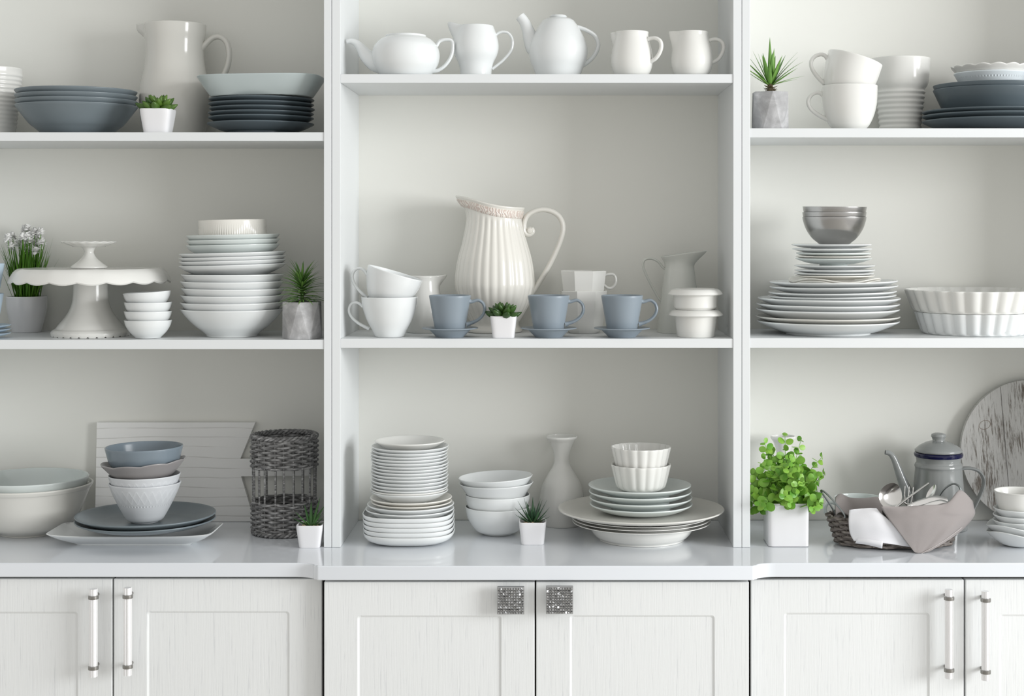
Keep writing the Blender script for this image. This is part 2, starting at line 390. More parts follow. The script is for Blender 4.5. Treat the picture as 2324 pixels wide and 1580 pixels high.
# worktop with the stepped, curved front
def counter():
    pts = [(-1500, 329)]; yl, yc = -162, -192
    xl, xr = xm(717, yc), xm(1713, yc); r = 30
    pts += [(-1500, yl)]
    for i in range(9):
        a = PI / 2 * i / 8; pts.append((xl - 6 - r * 1.5 + r * 1.5 * math.sin(a), yl - 22 + 22 * math.cos(a)))
    for i in range(5):
        a = PI + PI / 2 * i / 4; pts.append((xl + 6 + 6 * math.cos(a), yc + 6 + 6 * math.sin(a)))
    for i in range(5):
        a = 1.5 * PI + PI / 2 * i / 4; pts.append((xr - 6 + 6 * math.cos(a), yc + 6 + 6 * math.sin(a)))
    for i in range(9):
        a = PI / 2 * (8 - i) / 8; pts.append((xr + 6 + r * 1.5 - r * 1.5 * math.sin(a), yl - 22 + 22 * math.cos(a)))
    pts += [(1400, yl), (1400, 329)]
    bm = bmesh.new(); lo = [bm.verts.new((x, y, Z_CTR - 31)) for x, y in pts]; hi = [bm.verts.new((x, y, Z_CTR)) for x, y in pts]; n = len(pts)
    bm.faces.new(lo[::-1]); bm.faces.new(hi)
    for i in range(n): bm.faces.new((lo[i], lo[(i + 1) % n], hi[(i + 1) % n], hi[i]))
    o = link('countertop', [(bm, 'counter')], None, (0, 0, H), angle=30)
    b = o.modifiers.new('edge', 'BEVEL'); b.width = .0035; b.segments = 3; b.limit_method = 'ANGLE'; b.angle_limit = math.radians(50)
    return tag(o, 'glossy white worktop with a stepped curved front edge over the base cabinets', 'worktop')
counter()

def rrect(x0, x1, z0, z1, r, n=5):
    P = []
    for cx_, cz, a0 in ((x1 - r, z1 - r, 0), (x0 + r, z1 - r, PI / 2), (x0 + r, z0 + r, PI), (x1 - r, z0 + r, 1.5 * PI)):
        for i in range(n): a = a0 + PI / 2 * i / (n - 1); P.append((cx_ + r * math.cos(a), cz + r * math.sin(a)))
    return P
def door_mesh(x0, x1, z0, z1, px0, px1, pz0, pz1, y):
    "shaker door: front face with a sunk panel"
    bm = bmesh.new()
    loops = [(rrect(x0, x1, z0, z1, 1.5), y + 20), (rrect(x0, x1, z0, z1, 1.5), y + 1.5), (rrect(x0 + 1.5, x1 - 1.5, z0 + 1.5, z1 - 1.5, 1.2), y),
             (rrect(px0, px1, pz0, pz1, 7), y), (rrect(px0 + 1.2, px1 - 1.2, pz0 + 1.2, pz1 - 1.2, 6.5), y + .7), (rrect(px0 + 4.6, px1 - 4.6, pz0 + 4.6, pz1 - 4.6, 5), y + 2.8)]
    R = [[bm.verts.new((x, yy, z)) for x, z in lp] for lp, yy in loops]
    n = len(R[0])
    for a, b in zip(R, R[1:]):
        for i in range(n): bm.faces.new((a[i], a[(i + 1) % n], b[(i + 1) % n], b[i]))
    bm.faces.new(R[0][::-1]); bm.faces.new(R[-1])
    return bm
def bar_handle(px, py0, py1, pr0, pr1, yd, parent):
    y = yd - 30; k = kk(y); x = xm(px, y); r = 9.2 * k
    z0, z1 = zm(py1, y), zm(py0, y); n = 16; R = []
    pr = []
    for i in range(n * 4):
        rr = r if i % 4 in (0, 1) else r * .84; a = 2 * PI * i / (n * 4); pr.append((rr * math.cos(a), rr * math.sin(a)))
    bm = bmesh.new(); a = [bm.verts.new((x + u, y + v, z0)) for u, v in pr]; b = [bm.verts.new((x + u, y + v, z1)) for u, v in pr]
    for i in range(len(pr)): bm.faces.new((a[i], a[(i + 1) % len(pr)], b[(i + 1) % len(pr)], b[i]))
    bm.faces.new(a[::-1]); bm.faces.new(b)
    parts = []
    for p in (pr0, pr1):
        z = zm(p, y); q = lathe([(r + .2, -4), (r + 2.2, -3.4), (r + 2.4, 0), (r + 2.2, 3.4), (r + .2, 4)], 32)
        bmesh.ops.translate(q, vec=(x, y, z), verts=q.verts); parts.append(q)
        parts.append(tube([(x, y + r * .8, z), (x, yd + .5, z)], 4.2, 14, 1.0, 1, up=(1, 0, 0)))
    o = link('handle', [(bm, 'alu'), (merge(*parts), 'nickel')], parent, angle=25)
    o['label'] = 'ribbed aluminium bar handle'
    return o
def knob(px0, px1, py0, py1, yd, parent, rot):
    y = yd - 26; x0, x1 = xm(px0, y), xm(px1, y); z0, z1 = zm(py1, y), zm(py0, y)
    bm = box(x0, x1, y, y + 7, z0, z1, 1.2); st = tube([(0, 0, 0), (0, 19.6, 0)], 9, 20, 1, 1, up=(1, 0, 0)); bmesh.ops.translate(st, vec=((x0 + x1) / 2, y + 7, (z0 + z1) / 2), verts=st.verts)
    acc = Many(); n = 10; s = (x1 - x0 - 2) / n
    rnd = random.Random(rot)
    for i in range(n):
        for j in range(n):
            q = bmesh.new(); cx_, cz = x0 + 1 + (i + .5) * s, z0 + 1 + (j + .5) * s; h = s * .46
            b = [q.verts.new((cx_ + u * h, y, cz + v * h)) for u, v in ((-1, -1), (1, -1), (1, 1), (-1, 1))]
            tx, tz = rnd.uniform(-.9, .9), rnd.uniform(-.9, .9)
            f = [q.verts.new((cx_ + u * h * .62, y - 2.6 - (u * tx + v * tz) * 1.3, cz + v * h * .62)) for u, v in ((-1, -1), (1, -1), (1, 1), (-1, 1))]
            q.faces.new(f)
            for a in range(4): q.faces.new((b[a], b[(a + 1) % 4], f[(a + 1) % 4], f[a]))
            acc.add(q)
    o = link('knob', [(merge(bm, st, acc.bm), 'chrome')], parent, smooth=False)
    o['label'] = 'square chrome knob of small faceted studs'
def base_unit(label, yd, x0, x1, doors, ztop_px):
    t = thing('base_cabinet', (0, 0, H), label, 'cabinet')
    zt = Z_CTR - 31.4; zb = -H * 1000
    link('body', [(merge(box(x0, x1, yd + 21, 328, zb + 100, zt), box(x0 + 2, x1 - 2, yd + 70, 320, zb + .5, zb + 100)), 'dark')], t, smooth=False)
    for px0, px1, q0, q1, qz, hw in doors:
        y = yd; z1 = zm(ztop_px, y); z0 = zb + 105
        d = link('door', [(door_mesh(xm(px0, y), xm(px1, y), z0, z1, xm(q0, y), xm(q1, y), z0 + (z1 - zm(qz, y)), zm(qz, y), y), 'wood')], t, smooth=False)
        if hw[0] == 'bar': bar_handle(*hw[1:], yd, d)
        else: knob(*hw[1:5], yd, d, hw[5])
base_unit('white grained base cabinet with two doors and bar handles under the left shelves', -147, xm(-217, -147), xm(731.5, -147),
    [(-215, 254.6, -140, 177, 1388.5, ('bar', 212, 1337, 1536, 1356, 1516)), (258.2, 731, 333, 657, 1387.5, ('bar', 290, 1334, 1533, 1354, 1513))], 1314)
base_unit('white grained base cabinet with two square chrome knobs in the centre', -178, xm(735.5, -178), xm(1699.5, -178),
    [(735.5, 1213.2, 811, 1138, 1397, ('knob', 1128, 1190, 1332, 1395, 3)), (1217, 1699.5, 1293, 1622, 1396.5, ('knob', 1239, 1301, 1331, 1394, 5))], 1321)
base_unit('white grained base cabinet with two doors and bar handles under the right shelves', -147, xm(1703.3, -147), xm(2677, -147),
    [(1703.5, 2187.5, 1779, 2110, 1391, ('bar', 2154, 1338, 1540, 1358, 1521)), (2191.5, 2676, 2268, 2600, 1395, ('bar', 2237, 1342, 1544, 1362, 1525))], 1316)

# ------------------------------------------------------------------ plates and stacks
def plate_prof(R, S, fh, fr, t, style='coupe', wave=None):
    u0 = fr + 1.6; pts = []
    n = 12
    for i in range(1, n + 1):
        u = i / n
        if style == 'coupe': r, z = u, u ** 1.7
        elif style == 'flat': r, z = u, u ** 3.2
        elif style == 'straight': r, z = u, u ** 1.3
        elif style == 'bowl': r, z = math.sin(u * PI / 2), 1 - math.cos(u * PI / 2)
        elif style == 'rim': r, z = u, (.75 * sm(0, .42, u) + .25 * max(0, (u - .3) / .7))
        pts.append((u0 + (R - u0) * r, fh + S * z))
    if fh > .05: o = [(fr - 5.4, 0), (fr - 4.6, fh * .9), (fr - 2.5, fh)] + pts
    else: o = [(fr, 0)] + pts
    k = len(o); inner = []
    for i in range(k):
        a, b = o[max(i - 1, 0)], o[min(i + 1, k - 1)]; dr, dz = b[0] - a[0], b[1] - a[1]; l = math.hypot(dr, dz) or 1
        inner.append((o[i][0] - t * dz / l, o[i][1] + t * dr / l))
    fl = fh + t
    inn = []
    for p in reversed(inner[3:]):
        if p[1] <= fl + .05 or p[0] < fr - 1.5 or (inn and (p[1] > inn[-1][1] or p[0] > inn[-1][0])): continue
        inn.append(p)
    top, it = o[-1], inn[0]; mx, mz = (top[0] + it[0]) / 2, (top[1] + it[1]) / 2
    dr, dz = top[0] - o[-2][0], top[1] - o[-2][1]; l = math.hypot(dr, dz); ux, uz = dr / l * t * .5, dz / l * t * .5
    rim = [(top[0] * .65 + mx * .35 + ux * .8, top[1] * .65 + mz * .35 + uz * .8), (mx + ux, mz + uz), (it[0] * .65 + mx * .35 + ux * .8, it[1] * .65 + mz * .35 + uz * .8)]
    bot = [(0, fh), (fr - 9.2, fh), (fr - 8.4, .3), (fr - 8, 0)] if fh > .05 else [(0, 0)]
    return bot + o + rim + inn + [(min(inn[-1][0] - .5, fr - 2), fl), (0, fl)], fl
ORD = ['', 'bottom', 'second from the bottom', 'third from the bottom', 'fourth from the bottom', 'fifth from the bottom', 'sixth from the bottom', 'seventh from the bottom', 'eighth from the bottom',
       'ninth from the bottom', 'tenth from the bottom', 'eleventh from the bottom', 'twelfth from the bottom', 'thirteenth from the bottom', 'fourteenth from the bottom', 'fifteenth from the bottom', 'sixteenth from the bottom']
class Stack:
    def __init__(s, Y, zb): s.Y, s.zb, s.sup = Y, zb, 0.4
    def plate(s, cx, R, rim, S, fr, mat, label, cat='plate', t=3.2, style='coupe', name='plate', group=None, tilt=0, seg=80, mod=None):
        "R, fr in px; rim = rim height above the shelf in mm"
        k = kk(s.Y); fh = rim - S - s.sup
        if fh < .6:
            S2 = rim - s.sup - .6; print('STACK', label, 'S', S, '->', round(S2, 1)); S, fh = S2, .6
        p, fl = plate_prof(R * k, S, fh, fr * k, t, style)
        o = link(name, [(lathe(p, seg, mod), mat)], None, at(cx, s.Y, s.zb + s.sup), angle=50)
        o.rotation_euler = (0, tilt, random.uniform(0, 6)) if mod is None and not tilt else (0, tilt, 0)
        tag(o, label, cat, group)
        s.sup += fl + .25 + abs(math.sin(tilt)) * R * .0
        return o

def vobj(name, cx, Y, zb, pts, t, mat, label, cat, fh=0, ft=3, seg=72, mod=None, group=None, tilt=0, floor=None, base=0.0, n=6):
    pr = vessel(prof(Y, zb + base, pts, n), t, fh, ft, floor)
    o = link(name, [(lathe(pr, seg, mod), mat)], None, at(cx, Y, zb + base + .3), angle=50); o.rotation_euler = (0, tilt, 0)
    return tag(o, label, cat, group)

exec_later = []
# ============================================================ LEFT UNIT, TOP SHELF
Y = 205; zb = ZL1
o = []
pr = [(54, None), (55, 297)]
for i in range(26):
    py = 293 - i * 4.8; w = 55.5 + 13.5 * (i / 25); pr += [(w + (1.3 if i % 2 else -.5), py)]
pr += [(69, 166), (69.5, 157)]
vobj('tumbler', -22, Y, zb, pr, 3.5, 'warm', 'tall white tumbler with fine horizontal ribs at the left end of the top left shelf', 'tumbler', n=3)
Y = 150
k = kk(Y)
for i in range(4):
    pts = [(70, None), (79, 303), (92, 292), (106, 280), (134, 243)]
    # same bowl, nested 11.6 mm apart
    pr = vessel(prof(Y, zb, pts), 3.0, 3, 3)
    w_ = ['fourth and lowest of the nested slate blue bowls left of the tall jug', 'slate blue bowl nested directly in the lowest bowl left of the jug', 'slate blue bowl second from top of the nest left of the jug', 'topmost slate blue bowl in the nest left of the tall white jug'][i]
    o = link('bowl', [(lathe(pr, 80), 'slate')], None, at(174.5 - i * .4, Y, zb + .4 + i * 11.8), angle=50); tag(o, w_, 'bowl', 'slate blue bowls on the top left shelf')
Y = 236
t = thing('jug', at(397, Y, zb + .4), 'tall plain white jug with a loop handle behind the small succulent', 'jug')
pts = [(58, None), (66, 305), (75, 275), (79.5, 238), (77, 200), (69, 160), (64.5, 128), (65, 100), (68.5, 76), (70, 58)]
k = kk(Y)
link('body', [(lathe(vessel(prof(Y, zb, pts), 5, 3), 80, m_lip(PI, 18 * k, .27, zm(92, Y) - zb, zm(66, Y) - zb, 0, 3)), 'bone')], t, angle=50)
link('handle', [(tube(path_px([(450, 120), (466, 101), (482, 87), (499, 84), (514, 96), (520, 120), (517, 148), (506, 175), (492, 200), (474, 228)], 397, Y, zb), [7, 7, 7, 7, 7, 7, 7], 14, 1.35), 'bone')], t)

def square_planter(name, cx, Y, zb, hw, hb, ytop, mat_soil='soil', label='', round_n=5.0, pebbles=False):
    t = thing(name, at(cx, Y, zb + .3), label, 'potted plant', None)
    k = kk(Y); h = zm(ytop, Y) - zb
    o = [(hb * k, 0), (hb * k + 1.5, 2), (hb * k + (hw - hb) * k * .55, h * .42), (hw * k - .5, h * .85), (hw * k, h)]
    link('pot', [(lathe(vessel(cr(o, 6), 3, 0), 96, m_super(round_n)), 'pot')], t, angle=50)
    link('soil', [(lathe([(0, h - 9), (hw * k * .5, h - 5.5), (hw * k - 5, h - 6.2), (hw * k - 5.4, h - 12), (0, h - 12)], 48, m_super(round_n)), mat_soil)], t)
    return t, h, k
def rosette(t, h, mat, R, rise, n_layers, seed, tips=None, wid=.42):
    rnd = random.Random(seed); acc = Many()
    for l in range(n_layers):
        u = l / (n_layers - 1); n = int(9 - 4 * u)
        for i in range(n):
            a = 2 * PI * (i + .5 * (l % 2)) / n + rnd.uniform(-.15, .15); el = math.radians(12 + 62 * u + rnd.uniform(-7, 7))
            ln = R * (1.0 - .36 * u) * rnd.uniform(.9, 1.08) * (1 if u < .9 else .9)
            acc.add(blade((math.cos(a) * 4, math.sin(a) * 4, h - 3 + rise * u), (math.cos(a) * math.cos(el), math.sin(a) * math.cos(el), math.sin(el)), ln, ln * wid, ln * .34, -.3, 8, 8,
                          lambda q: max(.03, math.sin(PI * (.1 + .9 * q) ** 1.15) ** .75) if q < .98 else .03))
    link('leaves', [(acc.bm, mat)], t, angle=180)
t, h, k = square_planter('potted_succulent', 358.5, 52, ZL1, 36, 27, 250, label='small green rosette succulent in a white square pot before the tall jug')
rosette(t, h, M['rosette'], 47, 9, 4, 3, wid=.46)

Y = 152; S_ = Stack(Y, zb); rims = [283.5, 270, 260, 249.5, 239, 228.5]
wl = ['lowest', 'second from the bottom', 'third from the bottom', 'third from the top', 'second from the top', 'uppermost']
for i, py in enumerate(rims):
    S_.plate(592 + [0, 1, 1, 3, 1, 2][i], 119 if i == 0 else 117.5, zm(py, Y) - zb, 17, 78, 'slate_dark', 'dark slate plate %s in the pile under the pale square bowl' % wl[i], t=3.4, style='straight', group='dark slate plates on the top left shelf')
zt_ = S_.sup
o = [(108 * kk(Y), 0), (111 * kk(Y), 2), (124 * kk(Y), 22), (137 * kk(Y), 43.5)]
o = link('square_bowl', [(lathe(vessel(o, 4, 0), 96, m_super(4, .74)), 'paleblue')], None, at(595, 124, zb + zm(228.5, Y) - zb + 5.2), angle=50); o.rotation_euler = (0, -.012, 0)
tag(o, 'pale blue grey square bowl on top of the dark slate plates', 'bowl')

# ============================================================ LEFT UNIT, MIDDLE SHELF
zb = ZL2
def saucer_cup(): pass
CUP_PTS = [(30, None), (34, 1.5), (36, 8), (47.5, 76)]
def cup_parts(root, mat, k=1.0):
    o = [(33 * k, 0), (34.2 * k, 1.5), (35.5 * k, 8 * k), (41.5 * k, 42 * k), (47.5 * k, 77 * k)]
    link('body', [(lathe(vessel(cr(o, 5), 3.4 * k, 1.5, 3), 64), mat)], root, angle=50)
    pts = [(44.6, 65), (50, 64.5), (64, 67.5), (75, 60), (79, 47), (74, 33), (62, 22), (47, 15.5), (37.5, 13)]
    link('handle', [(tube([(x * k, 0, z * k) for x, z in pts], [6, 4.2, 3.7, 3.6, 3.6, 3.6, 3.7, 4.2, 6.2], 12, 1.5), mat)], root)
def saucer_mesh(k=1.0):
    return lathe([(0, 1.5), (27 * k, 1.5), (28 * k, 0), (31 * k, 0), (32.5 * k, 2), (45.5 * k, 15 * k), (49 * k, 17.2 * k), (63 * k, 19.4 * k), (64 * k, 20.6 * k), (63 * k, 21.8 * k), (50 * k, 20.6 * k), (44 * k, 17 * k), (40 * k, 15.6 * k), (0, 15.6 * k)], 72)
Y = 60
for i in range(3):
    o = link('saucer', [(lathe([(0, 1), (27, 1), (28, 0), (31, 0), (36, 3.2), (50, 6), (62, 10.4), (63, 11.6), (61.6, 12.2), (49, 8.6), (36, 6.4), (0, 6.4)], 64), 'sky')], None, at(-40, Y, zb + .4 + i * 9.2))
    tag(o, ['lowest', 'middle', 'top'][i] + ' light blue saucer under the light blue cups at the left edge', 'saucer', 'light blue saucers on the left middle shelf')
t = thing('cup', at(-40, Y, zb + .7 + 3 * 9.2 - 2.3), 'light blue cup standing on three saucers at the left edge, lower of two', 'cup', 'light blue cups', rz=PI)
cup_parts(t, M['sky'], .98)
copy_thing(t, at(-38, Y, zb + 70 + 3 * 9.2 - 2.3), 'light blue cup stacked inside another at the left edge, upper of two', tilt=0.0)
Y = 272
t = thing('potted_flowers', at(61, Y, zb + .3), 'white flowering grass in a round white pot behind the large cake stand', 'potted plant')
k = kk(Y); h = zm(674, Y) - zb
link('pot', [(lathe(vessel(prof(Y, zb, [(31, None), (32, 752), (39, 725), (44, 700), (45, 674)]), 3.2, 0), 64), 'pot')], t, angle=50)
link('soil', [(lathe([(0, h - 9), (41 * k - 1, h - 9), (41 * k - 1, h - 14), (0, h - 14)], 40), 'soil')], t)
rnd = random.Random(11); acc = Many()
for i in range(120):
    a = rnd.uniform(0, 2 * PI); rr = 30 * math.sqrt(rnd.random()); el = rnd.uniform(.0, .4) + (rr / 30) * .12
    bx, by = rr * math.cos(a), rr * math.sin(a)
    if rnd.random() < .75: a = rnd.choice([rnd.uniform(-.6, .6), PI + rnd.uniform(-.6, .6), -PI / 2 + rnd.uniform(-.5, .5)])
    dx = math.cos(a) * math.sin(el); dy = math.sin(a) * math.sin(el) * .45
    acc.add(blade((bx, by, h - 10), (dx, dy, math.cos(el)), rnd.uniform(95, 165), rnd.uniform(6, 9.5), 1.0, rnd.uniform(.0, .25), 8, 4, lambda q: (1 - q ** 2.2) * (.6 + .4 * min(1, q * 4))))
link('blades', [(acc.bm, 'grass')], t, angle=180)
acc = Many(); st = Many()
for i in range(22):
    x = rnd.uniform(-40, 48); y = rnd.uniform(-26, 22); z = rnd.uniform(196, 252)
    st.add(tube([(x * .35, y * .4, h - 10), (x * .8, y * .8, h + (z - h) * .55), (x, y, z - 5)], 1.0, 5, 1, 3))
    for j in range(28):
        a = rnd.uniform(0, 2 * PI); e = rnd.uniform(-.6, 1.3)
        acc.add(blade((x, y, z), (math.cos(a) * math.cos(e), math.sin(a) * math.cos(e), math.sin(e)), rnd.uniform(9, 16), 10.5, .8, .3, 4, 4, lambda q: .35 + .65 * math.sin(PI * min(.97, .1 + q * .85))))
link('blossoms', [(acc.bm, 'petal')], t, angle=180); link('stems', [(st.bm, 'grass')], t)

Y = 138; k = kk(Y)
t = thing('cake_stand', at(205.5, Y, zb + .3), 'large white cake stand with a scalloped drooping rim on a flared foot', 'cake stand')
ztop = zm(609, Y) - zb; zlow = zm(636, Y) - zb
pp = [(0, ztop - 7), (34, ztop - 7), (150 * k, ztop - 7), (160 * k, ztop - 13), (168 * k, zlow + 3), (172.5 * k, zlow - 2), (176 * k, zlow - 4), (178 * k, zlow - 1), (176 * k, zlow + 4), (168 * k, ztop - 10), (161 * k, ztop - 3), (155 * k, ztop), (145 * k, ztop - .6), (0, ztop - 1)]
def sc(th, r, z):
    q = abs(math.sin(9 * th + .4)); w = sm(150 * k, 178 * k, r); rr = r * (1 + .012 * (q - .6) * w)
    return (rr * math.cos(th), rr * math.sin(th), z - 5.5 * (q - .4) * w)
link('plate', [(lathe(pp, 144, sc), 'warm')], t, angle=24)
ft_ = cr([(87 * k, 3), (87 * k, 9), (82 * k, 15), (77 * k, 18), (70 * k, 27), (58 * k, 42), (48 * k, 58), (41 * k, 78), (38.5 * k, 100), (38 * k, 125), (40 * k, ztop - 7.3)], 5)
def fs(th, r, z):
    q = abs(math.sin(14 * th)); return (r * math.cos(th), r * math.sin(th), z + 2.6 * (1 - sm(.0, .45, q)) * (1 - sm(4, 14, z)) * (r > 60 * k))
link('pedestal', [(lathe([(0, 4), (80 * k, 4), (82 * k, 0), (86 * k, 0)] + ft_ + [(0, ztop - 7.3)], 168, fs), 'warm')], t, angle=60)
t2 = thing('cake_stand', at(202, Y, zb + ztop + .3), 'small white cake stand standing on top of the large cake stand', 'cake stand')
zl = lambda py: zm(py, Y) - zb - ztop
z0 = zl(608)
pp = [(0, zl(557)), (22, zl(558)), (36 * k, zl(560)), (38 * k, zl(559)), (50 * k, zl(555)), (60 * k, zl(551)), (61 * k, zl(549)), (60 * k, zl(548)), (54 * k, zl(550)), (0, zl(550.5))]
link('plate', [(lathe(pp, 96, m_flute(18, 1.4, zl(557), zl(549), -1.6, zl(557), zl(549))), 'warm')], t2, angle=60)
pp = [(0, 0), (40 * k, 0), (41 * k, 2), (40.5 * k, 4)] + cr([(39 * k, 5), (28 * k, zl(596)), (17 * k, zl(586)), (11.5 * k, zl(577)), (10.5 * k, zl(571)), (14 * k, zl(564)), (20 * k, zl(559.5))], 5) + [(0, zl(559))]
link('pedestal', [(lathe(pp, 64), 'warm')], t2, angle=60)

Y = 66; k = kk(Y)
for i in range(4):
    pts = [(29, None), (29.5, 766), (40, 755), (49, 741), (53, 728)]
    o = vobj('bowl', 336, Y, zb, pts, 2.0, 'white', ['lowest small white bowl in the stack of four right of the cake stand', 'second small white bowl from the bottom right of the cake stand', 'third small white bowl from the bottom right of the cake stand', 'tilted topmost small white bowl right of the cake stand'][i], 'bowl', 4, 3, group='four small white bowls')
    o.location.z += .0004 + i * .0204 * k + (.0022 if i == 3 else 0)
    if i == 3: o.rotation_euler = (0, -.062, 0)

Y = 130; k = kk(Y)
pts = [(57, None), (58.5, 759), (68, 750.5), (83, 739), (103, 719), (115, 703)]
base_pr = vessel(prof(Y, zb, pts), 3.0, 5, 4)
wl = ['lowest', 'second', 'third', 'fourth', 'fifth', 'sixth']
for i in range(6):
    o = link('bowl', [(lathe(base_pr, 80), 'white')], None, at(527 + [0, 0, .5, 1.5, 0, 1.5][i], Y, zb + .4 + i * 16.3), angle=50)
    o.rotation_euler = (0, [0, -.006, .0, -.006, .0, -.008][i], i)
    tag(o, 'flared white bowl, %s of six from the bottom, beside the bushy plant in concrete pot' % wl[i], 'bowl', 'flared white bowls on the left middle shelf')
hz = lambda py: zm(py, Y) - zb
for i, (pl, pr_) in enumerate([(609.6, 600), (599, 591.5), (590.6, 583), (581, 574)]):
    rim = hz((pl + pr_) / 2)
    dpt = 36
    o = [(52 * k, 0), (53 * k, 4), (70 * k, 10), (96 * k, 21), (112 * k, 29.2), (119 * k, dpt)]
    o = link('shallow_bowl', [(lathe(vessel(cr(o, 5), 2.6, 3, 3), 80), 'white')], None, at(529, Y, zb + rim - dpt + 3.0), angle=50); o.rotation_euler = (0, -.026, 0)
    tag(o, 'wide shallow white bowl, %s of four resting on the flared white bowls' % ['lowest', 'second', 'third', 'top'][i], 'bowl', 'wide shallow bowls on the left middle shelf')
for i, (pl, pr_) in enumerate([(561.8, 557), (550.8, 545.5), (539.7, 534.6)]):
    rim = hz((pl + pr_) / 2); dpt = 29
    o = [(55 * k, 0), (56 * k, 4), (80 * k, 9), (97 * k, 20), (104 * k, dpt)]
    o = link('soup_plate', [(lathe(vessel(cr(o, 5), 2.6, 3, 3), 80), 'pale')], None, at(529.5, Y, zb + rim - dpt + 2.8), angle=50); o.rotation_euler = (0, -.021, 0)
    tag(o, 'pale white deep plate, %s of three under the ribbed cream bowl' % ['lowest', 'middle', 'top'][i], 'plate', 'deep plates under the ribbed bowl')
rb = hz(535.0) + 2.8 - 29 + 6.6
o = [(70 * k, 0), (73 * k, 2), (75 * k, 18), (76 * k, hz(503.5) - rb + 1)]
def rib(th, r, z):
    q = 1 + (.012 if math.sin(90 * th + .785) > 0 else -.004) * (r > 60 * k) * sm(2, 6, z) * (1 - sm(32, 36, z)); return (r * q * math.cos(th), r * q * math.sin(th), z)
o = link('ribbed_bowl', [(lathe(vessel(cr(o, 4), 3.2, 0), 360, rib), 'cream')], None, at(528.7, Y, zb + rb + 2.2), angle=80); o.rotation_euler = (0, -.021, 0)
tag(o, 'cream bowl with fine vertical ribs crowning the tall white bowl stack', 'bowl')

def concrete_pot(cx, Y, zb, hw, ytop, label, name):
    t = thing(name, at(cx, Y, zb + .3), label, 'potted plant'); k = kk(Y); h = zm(ytop, Y) - zb; R = hw * k
    bm = bmesh.new(); n = 6; R_ = R / math.cos(PI / 12)
    bot = [bm.verts.new((R * .97 * math.cos(PI / 6 * 2 * i - PI / 2 + PI / 6), R * .97 * math.sin(PI / 3 * i - PI / 2 + PI / 6), 0)) for i in range(n)]
    top = [bm.verts.new((R * 1.0 * math.cos(PI / 3 * i - PI / 2), R * 1.0 * math.sin(PI / 3 * i - PI / 2), h)) for i in range(n)]
    tin = [bm.verts.new((v.co.x * .88, v.co.y * .88, h)) for v in top]; tdn = [bm.verts.new((v.co.x * .84, v.co.y * .84, h - 12)) for v in top]
    for i in range(n):
        j = (i + 1) % n
        bm.faces.new((bot[i], top[j], top[i])); bm.faces.new((bot[i], bot[j], top[j]))
        bm.faces.new((top[i], top[j], tin[j], tin[i])); bm.faces.new((tin[i], tin[j], tdn[j], tdn[i]))
    bm.faces.new(bot[::-1]); bm.faces.new(tdn)
    finish(bm); bmesh.ops.bevel(bm, geom=[e for e in bm.edges], offset=1.0, segments=2, affect='EDGES', profile=.6)
    link('pot', [(bm, 'concrete')], t, angle=20)
    return t, h, k
t, h, k = concrete_pot(685.5, 54, ZL2, 46.5, 685, 'bushy narrow leaved plant in a faceted concrete pot on the left middle shelf', 'potted_plant')
rnd = random.Random(5); acc = Many()
acc.add(tube([(0, 0, h - 12), (0, 0, h + 35), (-2, 0, h + 68)], [5, 3.6, 2], 8, 1, 4))
for l in range(10):
    u = l / 9; n = 15 if u < .85 else 9
    for i in range(n):
        a = 2 * PI * (i + .37 * l) / n + rnd.uniform(-.15, .15); el = math.radians(6 + 58 * u ** 1.8 + rnd.uniform(-6, 8)); ln = (62 - 8 * u) * rnd.uniform(.88, 1.05)
        acc.add(blade((math.cos(a) * 3, math.sin(a) * 3, h + 2 + 50 * u), (math.cos(a) * math.cos(el), math.sin(a) * math.cos(el), math.sin(el)), ln, 6.6, 1.2, .62 - .1 * u, 7, 5, lambda q: (1 - q ** 1.8) * (.55 + .45 * min(1, q * 3))))
XP = (735 - CX) - xm(685.5, 54) - .8
for v in acc.bm.verts:
    if v.co.x > XP - 4: v.co.x = XP - 4 * math.exp(-(v.co.x - XP + 4) / 4)
    v.co.y = max(v.co.y, -60)
link('leaves', [(acc.bm, 'dracaena')], t, angle=180)

# ============================================================ LEFT COUNTER
zb = Z_CTR
Y = 172
vobj('mixing_bowl', 66, Y, zb, [(64, None), (65, 1206), (74, 1201), (96, 1188), (114, 1160), (132, 1114), (137, 1106), (140, 1100)], 5, 'bone', 'large cream mixing bowl with a rolled rim at the left end of the worktop', 'bowl', 5, 5, 96)
k = kk(Y); hb_ = zm(1084, Y) - zb
o = [(60 * k, 0), (80 * k, 5), (102 * k, 24), (115 * k, 55), (125 * k, 80), (131 * k, 100)]
o = link('bowl', [(lathe(vessel(cr(o, 6), 4, 0), 96), 'celadon')], None, at(66, Y, zb + hb_ - 100), angle=50); tag(o, 'pale celadon bowl nested in the large cream mixing bowl', 'bowl')
Y = 314
poly = [(217, 1191), (220, 967), (580, 967), (545, 1050), (706, 1052), (706, 1088), (547, 1088), (579, 1191)]
k = kk(Y)
poly = [(xm(x, Y) - xm(400, Y), zm(y, Y) - zm(1191, Y)) for x, y in poly]
o = link('wooden_sign', [(prism(poly, -7, 7, .8), 'board')], None, Vector((xm(400, Y) / 1000, Y / 1000, H + zb / 1000 + .0006)), smooth=False)
o.rotation_euler = (math.radians(-1.2), 0, 0)
tag(o, 'white painted wooden arrow sign leaning on the back panel behind the bowl tower', 'sign')
Y = 50
hx, sub = 188.0, 108.0
def plat(th, r, z):
    e = 2 / 9; c, s = cs(th); x = r * math.copysign(abs(c) ** e, c); y = max(r - sub, r * .2) * math.copysign(abs(s) ** e, s) if r > sub else r * .3 * math.copysign(abs(s) ** e, s)
    lift = 4.5 * (abs(x) / hx) ** 4 * sm(8, 28, z); return (x, y, z + lift)
o = [(132, 0), (134, 2), (150, 9), (168, 17), (180, 23), (187.5, 27)]
